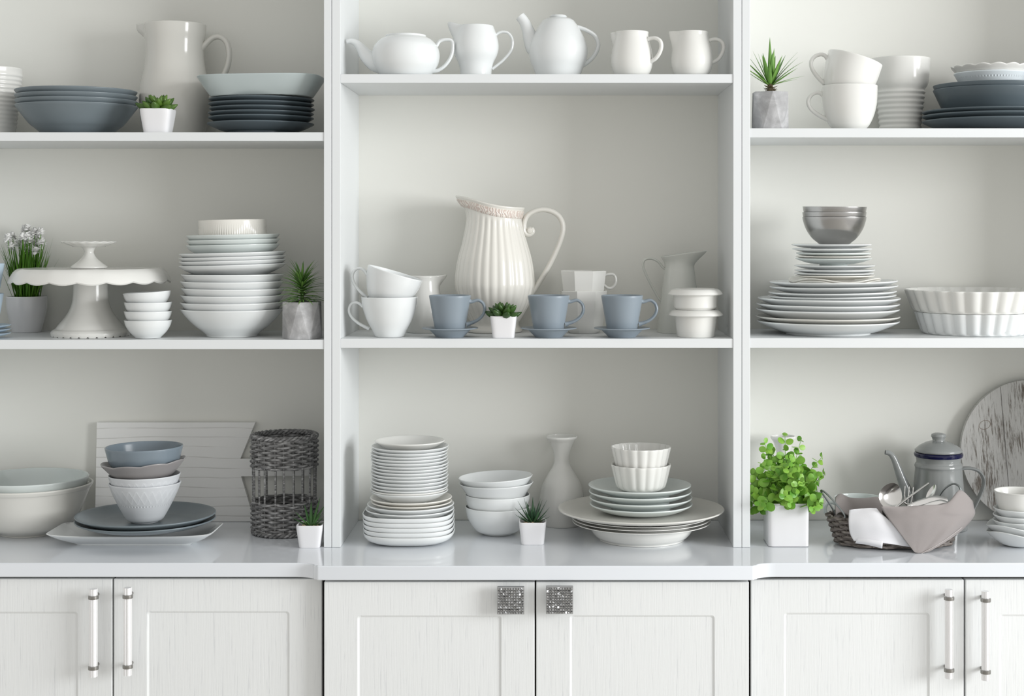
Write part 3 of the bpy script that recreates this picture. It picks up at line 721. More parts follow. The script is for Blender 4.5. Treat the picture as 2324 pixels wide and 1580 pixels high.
o = link('platter', [(lathe([(0, 3), (124, 3), (127, 0), (131, 0)] + o + [(189, 28.6), (187, 30), (179, 26.2), (166, 20), (148, 12), (136, 7), (124, 6), (0, 6)], 120, plat), 'white')], None, at(309, 52, zb + .2), angle=50)
tag(o, 'white rectangular platter under the two slate plates on the left worktop', 'platter')
Y = 56; k = kk(Y)
S_ = Stack(Y, zb); S_.sup = 36
o = S_.plate(331, 155, 53, 16, 96, 'slate', 'lower of two slate blue plates on the white rectangular platter', t=3.6, style='coupe', seg=96, group='slate plates on the platter')
o = S_.plate(331, 155, 64.5, 20.5, 96, 'slate', 'upper slate blue plate carrying the tower of patterned bowls', t=3.6, style='coupe', seg=96, group='slate plates on the platter')
b0 = S_.sup
pts = [(29, None), (30.5, 1186), (40, 1178), (50, 1162), (60, 1143), (72, 1118), (80, 1096)]
for i in range(2):
    pr = vessel(prof(Y, zb + b0, pts), 2.4, 3, 3)
    o = link('embossed_bowl', [(lathe(pr, 96), 'emboss')], None, at(329, Y, zb + b0 + .3 + i * 18.6), angle=50); o.rotation_euler = (0, -.012 * i, 0)
    tag(o, ['lower grey white bowl with embossed lattice pattern on the slate plates', 'upper embossed grey white bowl nested below the taupe bowl'][i], 'bowl', 'embossed bowls')
rt = zm(1051, Y) - zb
o = [(36 * k, 0), (50 * k, 6), (66 * k, 16), (78 * k, 28.5), (93 * k, 46)]
o = link('wavy_bowl', [(lathe(vessel(cr(o, 5), 3, 0), 96, m_flute(9, 3.2, 14, 46, 3.5, 20, 46)), 'taupe_glaze')], None, at(328, Y, zb + rt - 43.5), angle=50); o.rotation_euler = (0, -.062, 0)
tag(o, 'taupe bowl with a wavy rim between the embossed bowls and the blue bowl', 'bowl')
rt = zm(1015, Y) - zb
o = [(52 * k, 0), (66 * k, 3), (73 * k, 10), (79 * k, 22), (86.5 * k, 52)]
o = link('bowl', [(lathe(vessel(cr(o, 5), 3, 0), 80), 'bluebowl')], None, at(327.6, Y, zb + rt - 51.2), angle=50); o.rotation_euler = (0, -.012, 0)
tag(o, 'blue grey bowl at the top of the tower in front of the arrow sign', 'bowl')

# wicker basket with an open waist
def ring_path(a, b, z, n, amp, waves, ph, zj=0.0, rnd=None):
    P = []
    for i in range(n):
        th = 2 * PI * i / n; q = amp * math.sin(waves * th + ph); P.append(((a + q) * math.cos(th), (b + q) * math.sin(th), z + (zj * math.sin(3 * th + ph * 1.7))))
    return P
def weave(fa, fb, zs, rad, amp, waves, n=200, zj=.5):
    acc = Many()
    for i, z in enumerate(zs): acc.add(tube(ring_path(fa(z), fb(z), z, n, amp, waves, PI * (i % 2), zj), rad, 8, 1.15, 1, up=(0, 0, 1), closed=True))
    return acc.bm
def braid(a, b, z, rad, off, turns, n=200):
    acc = Many()
    for s in range(3):
        P = []
        for i in range(n):
            th = 2 * PI * i / n; w = turns * th + 2 * PI * s / 3
            P.append(((a + off * math.cos(w)) * math.cos(th), (b + off * math.cos(w)) * math.sin(th), z + off * math.sin(w)))
        acc.add(tube(P, rad, 6, 1, 1, up=(0, 0, 1), closed=True))
    return acc.bm
Y = 172; k = kk(Y)
t = thing('wicker_basket', at(645.5, Y, zb + .3), 'tall dark grey wicker basket with an open barred waist beside the arrow sign', 'basket')
hh = lambda py: zm(py, Y) - zb
ra = lambda z: 69.5 * k + 1.5 * k * (z / 225)
zlo0, zlo1, zup0, zup1 = 9, hh(1136), hh(1056), hh(995)
rows = [zlo0 + 6 + i * 5.6 for i in range(int((zlo1 - zlo0 - 6) / 5.6) + 1)]
link('lower_woven_band', [(merge(weave(ra, ra, rows, 2.9, 4.2, 10), braid(69 * k, 69 * k, 6.6, 3.4, 3.6, 13)), 'wicker')], t, angle=180)
rows = [zup0 + i * 5.6 for i in range(int((zup1 - zup0) / 5.6) + 1)]
link('upper_woven_band', [(weave(ra, ra, rows, 2.9, 4.2, 10), 'wicker')], t, angle=180)
link('braided_rim', [(braid(71 * k, 71 * k, zup1 + 6, 3.4, 3.6, 13), 'wicker')], t, angle=180)
link('base', [(lathe([(0, 2), (66 * k, 2), (67 * k, 5), (66 * k, 8), (0, 8)], 48), 'wicker')], t)
for i in range(20):
    a = 2 * PI * (i + .5) / 20 + random.uniform(-.04, .04)
    link('stake', [(tube([(ra(0) * math.cos(a), ra(0) * math.sin(a), 6), (ra(100) * math.cos(a + .02), ra(100) * math.sin(a + .02), 110), (ra(220) * math.cos(a), ra(220) * math.sin(a), zup1 + 4)], 2.2, 8, 1, 4, up=(1, 0, 0)), 'wicker')], t)

def aloe(t, h, mat, specs, seed=1, w=8):
    acc = Many()
    for a, el, ln, b in specs:
        a, el = math.radians(a), math.radians(el)
        acc.add(blade((math.cos(a) * 3, math.sin(a) * 3, h - 7), (math.cos(a) * math.cos(el), math.sin(a) * math.cos(el), math.sin(el)), ln, w, w * .35, b, 9, 7, lambda q: (1 - q ** 1.7) * (.75 + .25 * math.sin(min(1, q * 2.5) * PI / 2))))
    XP = (735 - CX) - t.location.x * 1000 - 1
    if XP > 0:
        for v in acc.bm.verts: v.co.x = min(v.co.x, XP)
    link('leaves', [(acc.bm, mat)], t, angle=180)
def gravel(t, h, R, seed):
    acc = Many(); rnd = random.Random(seed)
    for i in range(70):
        q = bmesh.new(); bmesh.ops.create_icosphere(q, subdivisions=1, radius=rnd.uniform(1.6, 3.2))
        bmesh.ops.scale(q, vec=(1, 1.2, .7), verts=q.verts); bmesh.ops.translate(q, vec=(rnd.uniform(-R, R), rnd.uniform(-R, R), h - 5 + rnd.uniform(0, 3.5)), verts=q.verts); acc.add(q)
    o = link('gravel', [(acc.bm, 'pebble')], t); o['kind'] = 'stuff'
t, h, k = square_planter('potted_aloe', 705, 16, Z_CTR, 30, 22.5, 1190, label='small aloe with gravel in a white pot in front of the wicker basket', round_n=6)
gravel(t, h, 20, 4)
aloe(t, h, M['aloe'], [(180, 50, 48, .15), (175, 30, 46, .1), (95, 74, 58, 0), (60, 62, 72, -.1), (40, 56, 66, .25), (10, 34, 38, -.4), (0, 18, 32, -.2), (-60, 40, 30, .5), (-110, 45, 32, .3), (130, 64, 54, .1), (-20, 55, 44, .3)], w=11)

# ============================================================ CENTRE UNIT, TOP SHELF
zb = ZC1
def pot_root(name, cx, Y, label, cat, rz=0): return thing(name, at(cx, Y, zb + .3), label, cat, None, rz)
Y = 74; cx = 921
t = pot_root('teapot', cx, Y, 'low wide white teapot without a lid at the left of the top shelf', 'teapot')
link('body', [(lathe(vessel(prof(Y, zb, [(50, None), (56, 173), (66, 160), (74, 145), (77, 125), (72, 106), (60, 92), (50, 86), (46, 84.5), (46, 82)]), 3.5, 2), 80), 'white')], t, angle=50)
def spout(pts, rads, flat=1.0, n=6):
    "hollow-ended spout"
    b = tube(pts, rads, 16, flat, n)
    b.faces.ensure_lookup_table(); f = b.faces[-1]
    q = bmesh.ops.inset_individual(b, faces=[f], thickness=rads[-1] * .25)['faces']
    e = bmesh.ops.extrude_discrete_faces(b, faces=[f])['faces'] if False else None
    d = (Vector(pts[-2]) - Vector(pts[-1])).normalized() * rads[-1] * 1.5
    r = bmesh.ops.extrude_face_region(b, geom=[f]); vs = [v for v in r['geom'] if isinstance(v, bmesh.types.BMVert)]
    bmesh.ops.translate(b, vec=d, verts=vs)
    if f.is_valid: b.faces.remove(f)
    return b
link('spout', [(spout(path_px([(868, 148), (850, 140), (832, 127), (820, 111), (809, 99), (797, 94), (787, 95)], cx, Y, zb), [22, 22, 16.5, 12, 8.5, 6.5, 5.6]), 'white')], t)
link('handle', [(tube(path_px([(982, 113), (990, 106), (998, 94), (1012, 90), (1025, 93), (1028, 107), (1024, 128), (1011, 148), (994, 160), (977, 163)], cx, Y, zb), [4, 4, 4, 4, 4, 4, 4.2, 5], 12, 1.3), 'white')], t)
Y = 105; cx = 1080
t = pot_root('creamer', cx, Y, 'tall white creamer with a long pouring lip between the two teapots', 'creamer'); k = kk(Y)
link('body', [(lathe(vessel(prof(Y, zb, [(30, None), (35, 172), (36, 160), (40, 143), (49, 124), (52, 106), (49, 86), (43, 68), (40, 60)]), 3, 2), 80, m_lip(PI, 23 * k, .36, zm(96, Y) - zb, zm(60, Y) - zb, 9.5, 3)), 'white')], t, angle=50)
link('handle', [(tube(path_px([(1124, 82), (1130, 76), (1141, 72.5), (1154, 76), (1163, 91), (1161, 113), (1145, 134), (1130, 147), (1117, 157)], cx, Y, zb), [3.4] * 8, 10, 1.6), 'white')], t)
Y = 120; cx = 1267
t = pot_root('teapot', cx, Y, 'tall round white teapot with a lid in the middle of the top shelf', 'teapot'); k = kk(Y)
link('body', [(lathe(vessel(prof(Y, zb, [(44, None), (50, 172), (57, 155), (64, 138), (67, 118), (64.5, 100), (56, 80), (44, 59), (36, 48), (32, 45)]), 3.5, 2), 80), 'white')], t, angle=50)
hz = lambda py: zm(py, Y) - zb
l_ = link('lid', [(lathe([(0, hz(44)), (31 * k, hz(46)), (32 * k, hz(45)), (31 * k, hz(44)), (26 * k, hz(42)), (14 * k, hz(40)), (0, hz(39.5))], 64), 'white')], t, angle=50)
link('lid_knob', [(lathe([(0, hz(41)), (18 * k, hz(41)), (20 * k, hz(38.5)), (18 * k, hz(35.5)), (11 * k, hz(33.3)), (0, hz(32.6))], 48, m_super(2, 1.0)), 'white')], l_)
link('spout', [(spout(path_px([(1222, 118), (1212, 108), (1204, 88), (1198, 68), (1190, 50), (1180, 37)], cx, Y, zb), [19, 20, 17.5, 14.5, 12.5, 11.5]), 'white')], t)
link('handle', [(tube(path_px([(1308, 62), (1318, 64), (1333, 70), (1350, 82), (1358, 102), (1351, 123), (1338, 138), (1323, 148)], cx, Y, zb), [6, 5, 4.8, 4.8, 4.8, 4.8, 5, 6], 12, 1.3), 'white')], t)
Y = 66; cx = 1570; k = kk(Y)
t = pot_root('milk_jug', cx, Y, 'small white milk jug at the right end of the top shelf', 'milk jug')
pts = [(33, None), (39, 169), (45, 156), (47.5, 138), (45, 115), (40, 95), (37.5, 82), (38, 74.5)]
link('body', [(lathe(vessel(prof(Y, zb, pts), 3, 2), 72, m_lip(PI, 15 * k, .3, zm(118, Y) - zb, zm(76, Y) - zb, 1, 1.5)), 'warm')], t, angle=50)
link('handle', [(tube(path_px([(1609, 93), (1616, 90), (1628, 90), (1639, 97), (1642, 109), (1638, 123), (1628, 136), (1614, 143)], cx, Y, zb), [4.6] * 7, 12, 1.2), 'warm')], t)
copy_thing(t, at(1434, Y, zb + .3), 'small white milk jug second from the right on the top shelf', rz=-.45)

# ============================================================ CENTRE UNIT, MIDDLE SHELF
zb = ZC2
Y = 66; cx = 884; k = kk(Y)
t = thing('teacup', at(cx, Y, zb + .3), 'upright white teacup holding a tilted teacup at the left end of the shelf', 'cup', 'white teacups of the middle shelf')
pts = [(31, None), (33.5, 763), (40, 748), (52, 725), (61, 697), (64, 675)]
link('body', [(lathe(vessel(prof(Y, zb, pts), 2.6, 3, 3), 72), 'white')], t, angle=50)
link('handle', [(tube(path_px([(824, 697), (816, 690), (806, 687), (796, 692), (792, 705), (798, 720), (815, 735), (838, 747)], cx, Y, zb), [4, 3.6, 3.4, 3.4, 3.4, 3.4, 3.6, 4.2], 10, 1.6), 'white')], t)
tl = math.radians(16.6); rc = (897, 620); hc = (zm(675, Y) - zb)
bx = rc[0] * 1.0 - hc / k * math.sin(tl); by = rc[1] + hc / k * math.cos(tl)
copy_thing(t, at(bx, Y, zm(by, Y)), 'tilted white teacup resting inside the upright teacup', tilt=tl)
Y = 218; cx = 962; k = kk(Y)
t = thing('creamer', at(cx, Y, zb + .3), 'white cream jug with a lip to the right behind the white teacups', 'creamer')
link('body', [(lathe(vessel(prof(Y, zb, [(38, None), (39, 755), (43, 738), (45.5, 715), (42, 688), (36, 660), (34, 640), (35, 628)]), 3.2, 0), 72, m_lip(0, 17 * k, .33, zm(655, Y) - zb, zm(628, Y) - zb, 3, 2)), 'warm')], t, angle=50)
link('handle', [(tube(path_px([(928, 645), (915, 643), (906, 658), (908, 680), (920, 700)], cx, Y, zb), [4.5] * 4, 10, 1.3), 'warm')], t)
# large fluted pitcher
Y = 226; cx = 1123; k = kk(Y); hz = lambda py: zm(py, Y) - zb
t = thing('pitcher', at(cx, Y, zb + .3), 'large fluted cream pitcher with a scroll band and curled handle', 'pitcher')
pts = [(59, None), (62, 754), (61, 746), (54, 737), (60, 722), (77, 692), (87, 662), (90, 638), (84, 592), (73, 552), (64, 522), (61.5, 502), (64, 484), (68, 474)]
def pm(th, r, z):
    w = sm(hz(560), hz(498), z); w2 = sm(hz(520), hz(476), z); d = (th - PI + PI) % (2 * PI) - PI
    lift = 27 * k * ((1 - math.cos(th)) / 2) ** 2.2; g = math.exp(-(d / .62) ** 2)
    fl = 2.6 * (abs(math.sin(15 * th)) - .5) * sm(hz(738), hz(715), z) * (1 - sm(hz(512), hz(496), z)) * (r > 40)
    rr = r + fl + 21 * k * g * w2
    return (rr * math.cos(th), rr * math.sin(th), z + lift * w)
prp = prof(Y, zb, pts)
link('body', [(lathe(vessel(prp, 4.5, 0), 180, pm), 'cream')], t, angle=60)
bp = [(64.6 * k, hz(496)), (65.8 * k, hz(494)), (66.6 * k, hz(490)), (67.6 * k, hz(484)), (68.9 * k, hz(480.5)), (66, hz(481)), (64, hz(494))]
def pmb(th, r, z): return pm(th, r, z)
bm = lathe([(62.2 * k, hz(497)), (63.9 * k, hz(495.6)), (65.3 * k, hz(486.5)), (67.1 * k, hz(480.2)), (65.3 * k, hz(479.4))], 180, pm)
link('scroll_band', [(bm, 'scroll')], t, angle=60)['label'] = 'pinkish embossed scroll band under the rim'
hp = path_px([(1189, 520), (1190, 505), (1196, 491), (1210, 481), (1230, 476), (1252, 480), (1270, 493), (1278, 516), (1272, 546), (1254, 588), (1234, 625), (1216, 652), (1204, 668)], cx, Y, zb)
cu = lathe([(0, -9), (6, -7), (9.4, 0), (6, 7), (0, 9)], 20); bmesh.ops.rotate(cu, cent=(0, 0, 0), matrix=Matrix.Rotation(PI / 2, 3, 'X'), verts=cu.verts)
bmesh.ops.translate(cu, vec=((1203 - cx) * k, 0, hz(524)), verts=cu.verts)
cl = tube(path_px([(1189, 508), (1189, 522), (1194, 532), (1203, 533), (1210, 526), (1207, 518)], cx, Y, zb), [6.5, 6.5, 6, 5.5, 5, 4.5], 12, 1.4)
link('handle', [(merge(tube(hp, [6.5] * 12, 14, 1.5), cl, cu), 'cream')], t)

for i, (c1, lb) in enumerate([(1021.3, 'leftmost of three, left of the small succulent'), (1245.3, 'in the middle, right of the small succulent'), (1411.7, 'rightmost of three, next to the white ramekins')]):
    Y = 52; k = kk(Y)
    o = link('saucer', [(saucer_mesh(k), 'blue')], None, at(c1, Y, zb + .3)); tag(o, 'grey blue saucer under the cup, ' + lb, 'saucer', 'grey blue saucers')
    if i == 0:
        cup0 = thing('cup', at(c1, Y, zb + .6 + 15.8 * k), 'grey blue cup on a saucer, ' + lb, 'cup', 'grey blue cups'); cup_parts(cup0, M['blue'], k)
    else: copy_thing(cup0, at(c1, Y, zb + .6 + 15.8 * k), 'grey blue cup on a saucer, ' + lb)
t, h, k = square_planter('potted_succulent', 1143, 38, ZC2, 30, 23.5, 718, label='dark green rosette succulent in a small white pot between grey blue cups', round_n=6)
rosette(t, h, M['rosette2'], 43, 11, 4, 9, wid=.46)
# octagonal mugs
Y = 198; cx = 1324; k = kk(Y)
def octo(th, r, z):
    a = (th + PI / 8) % (PI / 4) - PI / 8; s = math.cos(PI / 8) / math.cos(a); w = 1 - .55 * (1 - sm(4, 30, z)); rr = r * (1 + (s - .96) * w); return (rr * math.cos(th), rr * math.sin(th), z)
t = thing('mug', at(cx, Y, zb + .3), 'lower of two stacked white faceted mugs behind the blue cups', 'mug', 'white faceted mugs', rz=.9)
link('body', [(lathe(vessel(prof(Y, zb, [(32, None), (34, 754), (42, 744), (45.5, 725), (49, 692), (53, 661)]), 2.8, 2), 96, octo), 'warm')], t, angle=14)
link('handle', [(tube(path_px([(1373, 670), (1380, 668), (1391, 668), (1397, 675), (1397, 689), (1388, 699), (1378, 698), (1371, 692)], cx, Y, zb), [3.6] * 7, 10, 1.5), 'warm')], t)
copy_thing(t, at(cx, Y, zb + .3 + 45 * k), 'upper of two stacked white faceted mugs, handle to the right', rz=0)
# enamel jug
Y = 214; cx = 1542; k = kk(Y); hz = lambda py: zm(py, Y) - zb
t = thing('enamel_jug', at(cx, Y, zb + .3), 'white enamel jug with a wide tilted lip and thin handle behind the ramekins', 'jug')
def em(th, r, z):
    w = sm(hz(604), hz(578), z); c = math.cos(th); rr = r + 19 * k * max(0, c) ** 1.6 * w - 1.5 * w * (1 - abs(c)); return (rr * c, rr * math.sin(th), z + 6.5 * k * c * w)
link('body', [(lathe(vessel(prof(Y, zb, [(49, None), (50, 752), (46.5, 712), (40, 660), (35, 620), (33.5, 604), (36, 590), (42.5, 577.5)]), 2.2, 0), 80, em), 'greywhite')], t, angle=60)
link('handle', [(tube(path_px([(1512, 612), (1505, 608), (1494, 595), (1481, 588), (1468, 588), (1460, 595), (1461, 610), (1472, 636), (1485, 660), (1495, 678), (1502, 685)], cx, Y, zb), [3] * 10, 10, 2.6), 'greywhite')], t)
# ramekins
Y = 66; cx = 1579; k = kk(Y); hz = lambda py: (zm(py, Y) - zb)
def ram():
    return lathe([(0, 2), (37 * k, 2), (38 * k, 0), (41 * k, 0), (42.5 * k, 2), (45 * k, 22), (47 * k, hz(724)), (48 * k, hz(718)), (53 * k, hz(715)), (60 * k, hz(716.5)), (62 * k, hz(715)), (61 * k, hz(712.5)), (56 * k, hz(707)), (50 * k, hz(703.5)), (46.5 * k, hz(703)), (45 * k, hz(704.5)), (44.6 * k, hz(712)), (44.4 * k, 24), (42.6 * k, 9), (39 * k, 6), (0, 6)], 72)
o = link('ramekin', [(ram(), 'warm')], None, at(cx, Y, zb + .3), angle=40); tag(o, 'lower white ramekin with a wide brim at the right end of the shelf', 'ramekin', 'white ramekins')
o2 = link('ramekin', [(lathe([(0, 2), (37 * k, 2), (38 * k, 0), (40 * k, 0), (41.3 * k, 2), (42.6 * k, 14), (48.5 * k, 20), (49 * k, 40), (50 * k, hz(718)), (55 * k, hz(716)), (60 * k, hz(717)), (62.5 * k, hz(715)), (61 * k, hz(712)), (56 * k, hz(706)), (50 * k, hz(703.5)), (46.5 * k, hz(703)), (45.5 * k, hz(704.5)), (45 * k, hz(712)), (42 * k, 18), (39 * k, 6), (0, 6)], 72), 'warm')], None, at(cx - 1, Y, zb + .3 + 47.5 * k), angle=40)
o2.rotation_euler = (0, -.006, 0); tag(o2, 'upper white ramekin with a wide brim stacked on the other', 'ramekin', 'white ramekins')

# ============================================================ CENTRE COUNTER
zb = Z_CTR
Y = 84; k = kk(Y); cx = 929.5
o_ = [(66 * k, 0), (80 * k, 2.5), (94 * k, 9), (101 * k, 17), (102.5 * k, 23)]
for i in range(5):
    o = link('square_bowl', [(lathe(vessel(cr(o_, 5), 2.8, 3, 3), 112, m_super(2.8)), 'white')], None, at(cx + [0, -.6, -1, -1.4, -1.8][i], Y, zb + .3 + i * 10.9), angle=60)
    tag(o, 'rounded square white dish, %s of five at the foot of the plate stack' % ['lowest', 'second', 'third', 'fourth', 'top'][i], 'dish', 'square dishes under the plate stack')
S_ = Stack(Y, zb); S_.sup = .3 + 4 * 10.9 + 6.2
S_.plate(930, 100, 73.5, 20, 58, 'white', 'wide white plate lying directly on the rounded square dishes', t=3)
S_.plate(932, 98, 84, 20, 58, 'white', 'wide white plate below the two cream plates in the plate stack', t=3)
S_.plate(934, 91, 90, 13, 52, 'cream', 'lower cream plate in the tall plate stack of the centre worktop', t=3)
S_.plate(933, 92, 99, 14, 52, 'cream', 'upper cream plate just beneath the small white plates', t=3)
rf = [1128.5, 1124.0, 1118, 1110, 1102, 1093.6, 1086, 1078.4, 1071, 1063.7, 1056, 1048.6, 1041, 1033.2, 1025]
for i, py in enumerate(rf):
    Yf = Y - 87 * k; rim = -(py - CY) * kk(Yf) - zb
    S_.plate(929.5 + random.uniform(-1.5, 1.5), 87, rim, 22, 45, 'white' if i != 1 else 'warm', 'small white plate, %s of the fifteen in the tall centre stack' % ORD[i + 1].replace('bottom', 'lowest').replace('from the lowest', 'from the bottom') , t=2.2, style='coupe', group='fifteen small plates of the centre stack')
S_.plate(930, 78.7, -(1012 - CY) * kk(Y - 79) - zb, 20, 34, 'warm', 'smaller plate alone on top of the tall centre plate stack', t=3)
Y = 158; k = kk(Y)
pts = [(33, None), (34, 1215), (50, 1203), (65, 1182), (72, 1163), (73.5, 1150)]
for i in range(2):
    o = vobj('bowl', 1129.5, Y, zb, pts, 2.2, 'white', ['lowest deep white bowl of four behind the aloe on the centre worktop', 'second deep white bowl from the bottom behind the centre aloe'][i], 'bowl', 5, 3, group='four white bowls behind the aloe')
    o.location.z += .0004 + i * .0272 * k
base2 = 2 * 27.2 * k + 10
rt = zm(1096, Y) - zb
for i in range(2):
    o = [(34 * k, 0), (48 * k, 6), (60 * k, 22), (68 * k, 41), (84 * k, 66)]
    o = link('flared_bowl', [(lathe(vessel(cr(o, 6), 2.2, 0), 80), 'white')], None, at(1127.5, Y, zb + rt - 66 + i * 14.5), angle=50); o.rotation_euler = (0, -.045 if i else -.02, 0)
    tag(o, ['lower flared white bowl resting on the two deep bowls', 'topmost flared white bowl, slightly tilted, behind the aloe'][i], 'bowl', 'four white bowls behind the aloe')
t, h, k = square_planter('potted_aloe', 1209, 52, Z_CTR, 31, 24.5, 1183, label='spiky dark aloe in a white pot between white bowls and large plates', round_n=6)
gravel(t, h, 20, 8)
aloe(t, h, M['aloe2'], [(178, 58, 62, -.1), (5, 60, 62, -.12), (172, 40, 54, -.2), (8, 42, 52, -.22), (185, 26, 44, -.25), (-8, 24, 42, -.1), (178, 74, 64, 0), (2, 76, 60, .05), (-90, 82, 54, 0), (90, 84, 62, 0), (-60, 50, 52, -.15), (-120, 48, 52, -.15), (60, 60, 56, 0), (120, 60, 56, 0), (-35, 36, 44, .05), (-145, 34, 44, .05), (-100, 62, 48, 0), (-75, 68, 50, .05), (25, 68, 58, -.05)], w=10)
Y = 270
vs = [(40, None), (44, 1192), (50, 1162), (51, 1136), (44, 1102), (31, 1076), (19.5, 1056), (17.5, 1040), (20, 1022), (27, 1005), (34.5, 995), (35.5, 991)]
vobj('bottle_vase', 1275, Y, zb, vs, 3, 'warm', 'white bottle shaped vase with a flared lip behind the white bowls', 'vase', 0)
Y = 100; k = kk(Y); cx = 1456
def soup(fh=4):
    o = [(97 * k, 0), (98 * k, 4), (106 * k, 9), (114 * k, 20), (118.5 * k, 31), (125 * k, 34), (156 * k, 41)]
    return vessel(cr(o, 5), 1.8, 3, 3)
for i in range(3):
    o = link('soup_plate', [(lathe(soup(), 112), 'warm')], None, at(cx - .5 * i, Y, zb + .3 + i * 7.3), angle=50)
    tag(o, 'white rimmed soup plate, %s of three under the largest plate' % ['lowest', 'middle', 'top'][i], 'plate', 'soup plates of the centre worktop')
S_ = Stack(Y, zb); S_.sup = 57.6
S_.plate(1454.5, 187.5, 69.5, 11, 118, 'bone', 'largest white plate with a broad rim on top of the soup plates', t=4, style='flat', seg=128)
for i in range(4):
    S_.plate([1455, 1454.5, 1453, 1452][i], 116, 81 + i * 14.6, 16.5, 72, 'pale', 'pale green white plate, %s of four below the fluted bowls' % ['lowest', 'second', 'third', 'top'][i], t=3.4, style='coupe', group='pale green plates')
b0 = S_.sup + 3.2
for i in range(2):
    o = [(42 * k, 0), (49 * k, 2), (55 * k, 10), (60 * k, 28), (67 * k, 58)]
    o = link('fluted_bowl', [(lathe(vessel(cr(o, 5), 3.0, 0), 180, m_flute(18, 3.2, 2, 8, 0, 0, 1, .5)), 'warm')], None, at(1454.6, Y, zb + b0 + i * 40.5), angle=70)
    o.rotation_euler = (0, 0, .06 * i)
    tag(o, ['lower fluted white bowl standing on the pale green plates', 'upper fluted white bowl at the top of the right centre stack'][i], 'bowl', 'fluted white bowls')

# ============================================================ RIGHT UNIT, TOP SHELF
zb = ZR1
t, h, k = concrete_pot(1748, 58, ZR1, 43.5, 210, 'tall spiky sword leaved plant in a faceted concrete pot on the right top shelf', 'potted_plant')
acc = Many(); rnd = random.Random(21)
for i in range(24):
    a = rnd.uniform(0, 2 * PI); acc.add(blade((math.cos(a) * 3, math.sin(a) * 3, h - 4 + i * .65), (math.cos(a), math.sin(a), .25), rnd.uniform(12, 17), 8, 1.5, -.3, 4, 5))
acc.add(tube([(0, 0, h - 12), (0, 0, h + 24)], [8, 6], 10, 1, 2, up=(1, 0, 0)))
link('stem', [(acc.bm, 'bract')], t, angle=180)
acc = Many()
sp_ = [(90, 88, 112, 0), (180, 66, 88, .1), (170, 58, 98, .25), (195, 48, 86, .3), (160, 72, 80, .1), (30, 62, 84, .15), (10, 52, 92, .35), (-15, 44, 90, .4), (0, 58, 98, .4), (-90, 66, 80, .1), (-60, 60, 78, .2), (-120, 62, 82, .2), (-100, 52, 66, .3),
       (200, 38, 72, .3), (-30, 32, 74, .1), (15, 22, 86, .25), (-5, 18, 60, .2), (175, 30, 66, -.15), (60, 70, 76, .1), (120, 70, 80, .1), (-75, 76, 86, 0), (-140, 74, 76, .1), (40, 78, 72, 0)]
for a, el, ln, b in sp_:
    a, el = math.radians(a), math.radians(el)
    acc.add(blade((math.cos(a) * 3, math.sin(a) * 3, h + 16), (math.cos(a) * math.cos(el), math.sin(a) * math.cos(el), math.sin(el)), ln, 14.5, 1.8, b, 9, 5, lambda q: (1 - q ** 2) * (.5 + .5 * math.sin(min(1, q * 2.2) * PI / 2))))
X0 = xm(1748, 58)
for v in acc.bm.verts:
    if v.co.x + X0 < 443: v.co.x = 443 - X0 + (v.co.x + X0 - 443) * .03
link('leaves', [(acc.bm, 'spiky')], t, angle=180)
Y = 80; cx = 1927.5; k = kk(Y)
t = thing('mug', at(cx, Y, zb + .3), 'upright white mug carrying a tilted mug beside the spiky plant', 'mug', 'white mugs of the right top shelf')
pts = [(35, None), (38, 293), (46, 283), (55, 263), (61.5, 235), (63, 196.5)]
link('body', [(lathe(vessel(prof(Y, zb, pts), 3, 3, 3), 72), 'warm')], t, angle=50)
link('handle', [(tube(path_px([(1868, 217), (1860, 211), (1850, 211), (1839, 219), (1834, 232), (1840, 247), (1857, 261), (1878, 272)], cx, Y, zb), [5, 4.8, 4.6, 4.6, 4.6, 4.6, 5, 5.4], 12, 1.25), 'warm')], t)
tl = math.radians(17.5); rc = (1941, 133); hc = zm(196.5, Y) - zb
copy_thing(t, at(rc[0] - hc / k * math.sin(tl), Y, zm(rc[1] + hc / k * math.cos(tl), Y)), 'tilted white mug resting in the mouth of another mug', tilt=tl)
Y = 253
pr = [(43, None), (44, 299)]
for i in range(17):
    py = 296 - i * 5.7; u = (310 - py) / 175; pr.append((44 + 19 * u + (1.3 if i % 2 else -1.2), py))
pr += [(62.5, 190), (65.5, 160), (67, 135)]
vobj('vase', 2043, Y, zb, pr, 3.5, 'warm', 'white vase ridged below and smooth above, right of the stacked mugs', 'vase', n=4)
Y = 160; k = kk(Y); cx = 2250; S_ = Stack(Y, zb)
for i, py in enumerate([277, 265, 255.5]):
    S_.plate(cx, 153, zm(py, Y) - zb, 21, 104, 'slate_dark', 'large dark slate plate, %s of three at the right end of the top shelf' % ['lowest', 'middle', 'top'][i], t=3.6, style='straight', seg=96, group='dark slate plates of the right top shelf')
b0 = S_.sup
for i, py in enumerate([205.5, 195.5]):
    top = zm(py, Y) - zb; base = b0 + 3.4 if i == 0 else b0 + 3.4 + 10.6
    o = [(86 * k, 0), (95 * k, 2.5), (104 * k, 11), (129 * k, top - base)]
    o = link('bowl', [(lathe(vessel(cr(o, 5), 3.2, 0), 96), 'slate_dark')], None, at(cx, Y, zb + base), angle=50); tag(o, ['lower', 'upper'][i] + ' dark slate bowl on the slate plates at the right shelf end', 'bowl', 'dark slate bowls of the right top shelf')
base = zm(192, Y) - zb - 14
o = [(56 * k, 0), (66 * k, 8), (75 * k, 24), (83 * k, zm(168, Y) - zb - base)]
o = link('beaded_bowl', [(lathe(vessel(cr(o, 5), 3, 0), 96), 'beaded')], None, at(cx, Y, zb + base), angle=50); tag(o, 'pale bowl with a beaded line sitting in the dark slate bowls', 'bowl')
base = base + 13
o = [(54 * k, 0), (64 * k, 8), (74 * k, 22), (89 * k, zm(154, Y) - zb - base)]
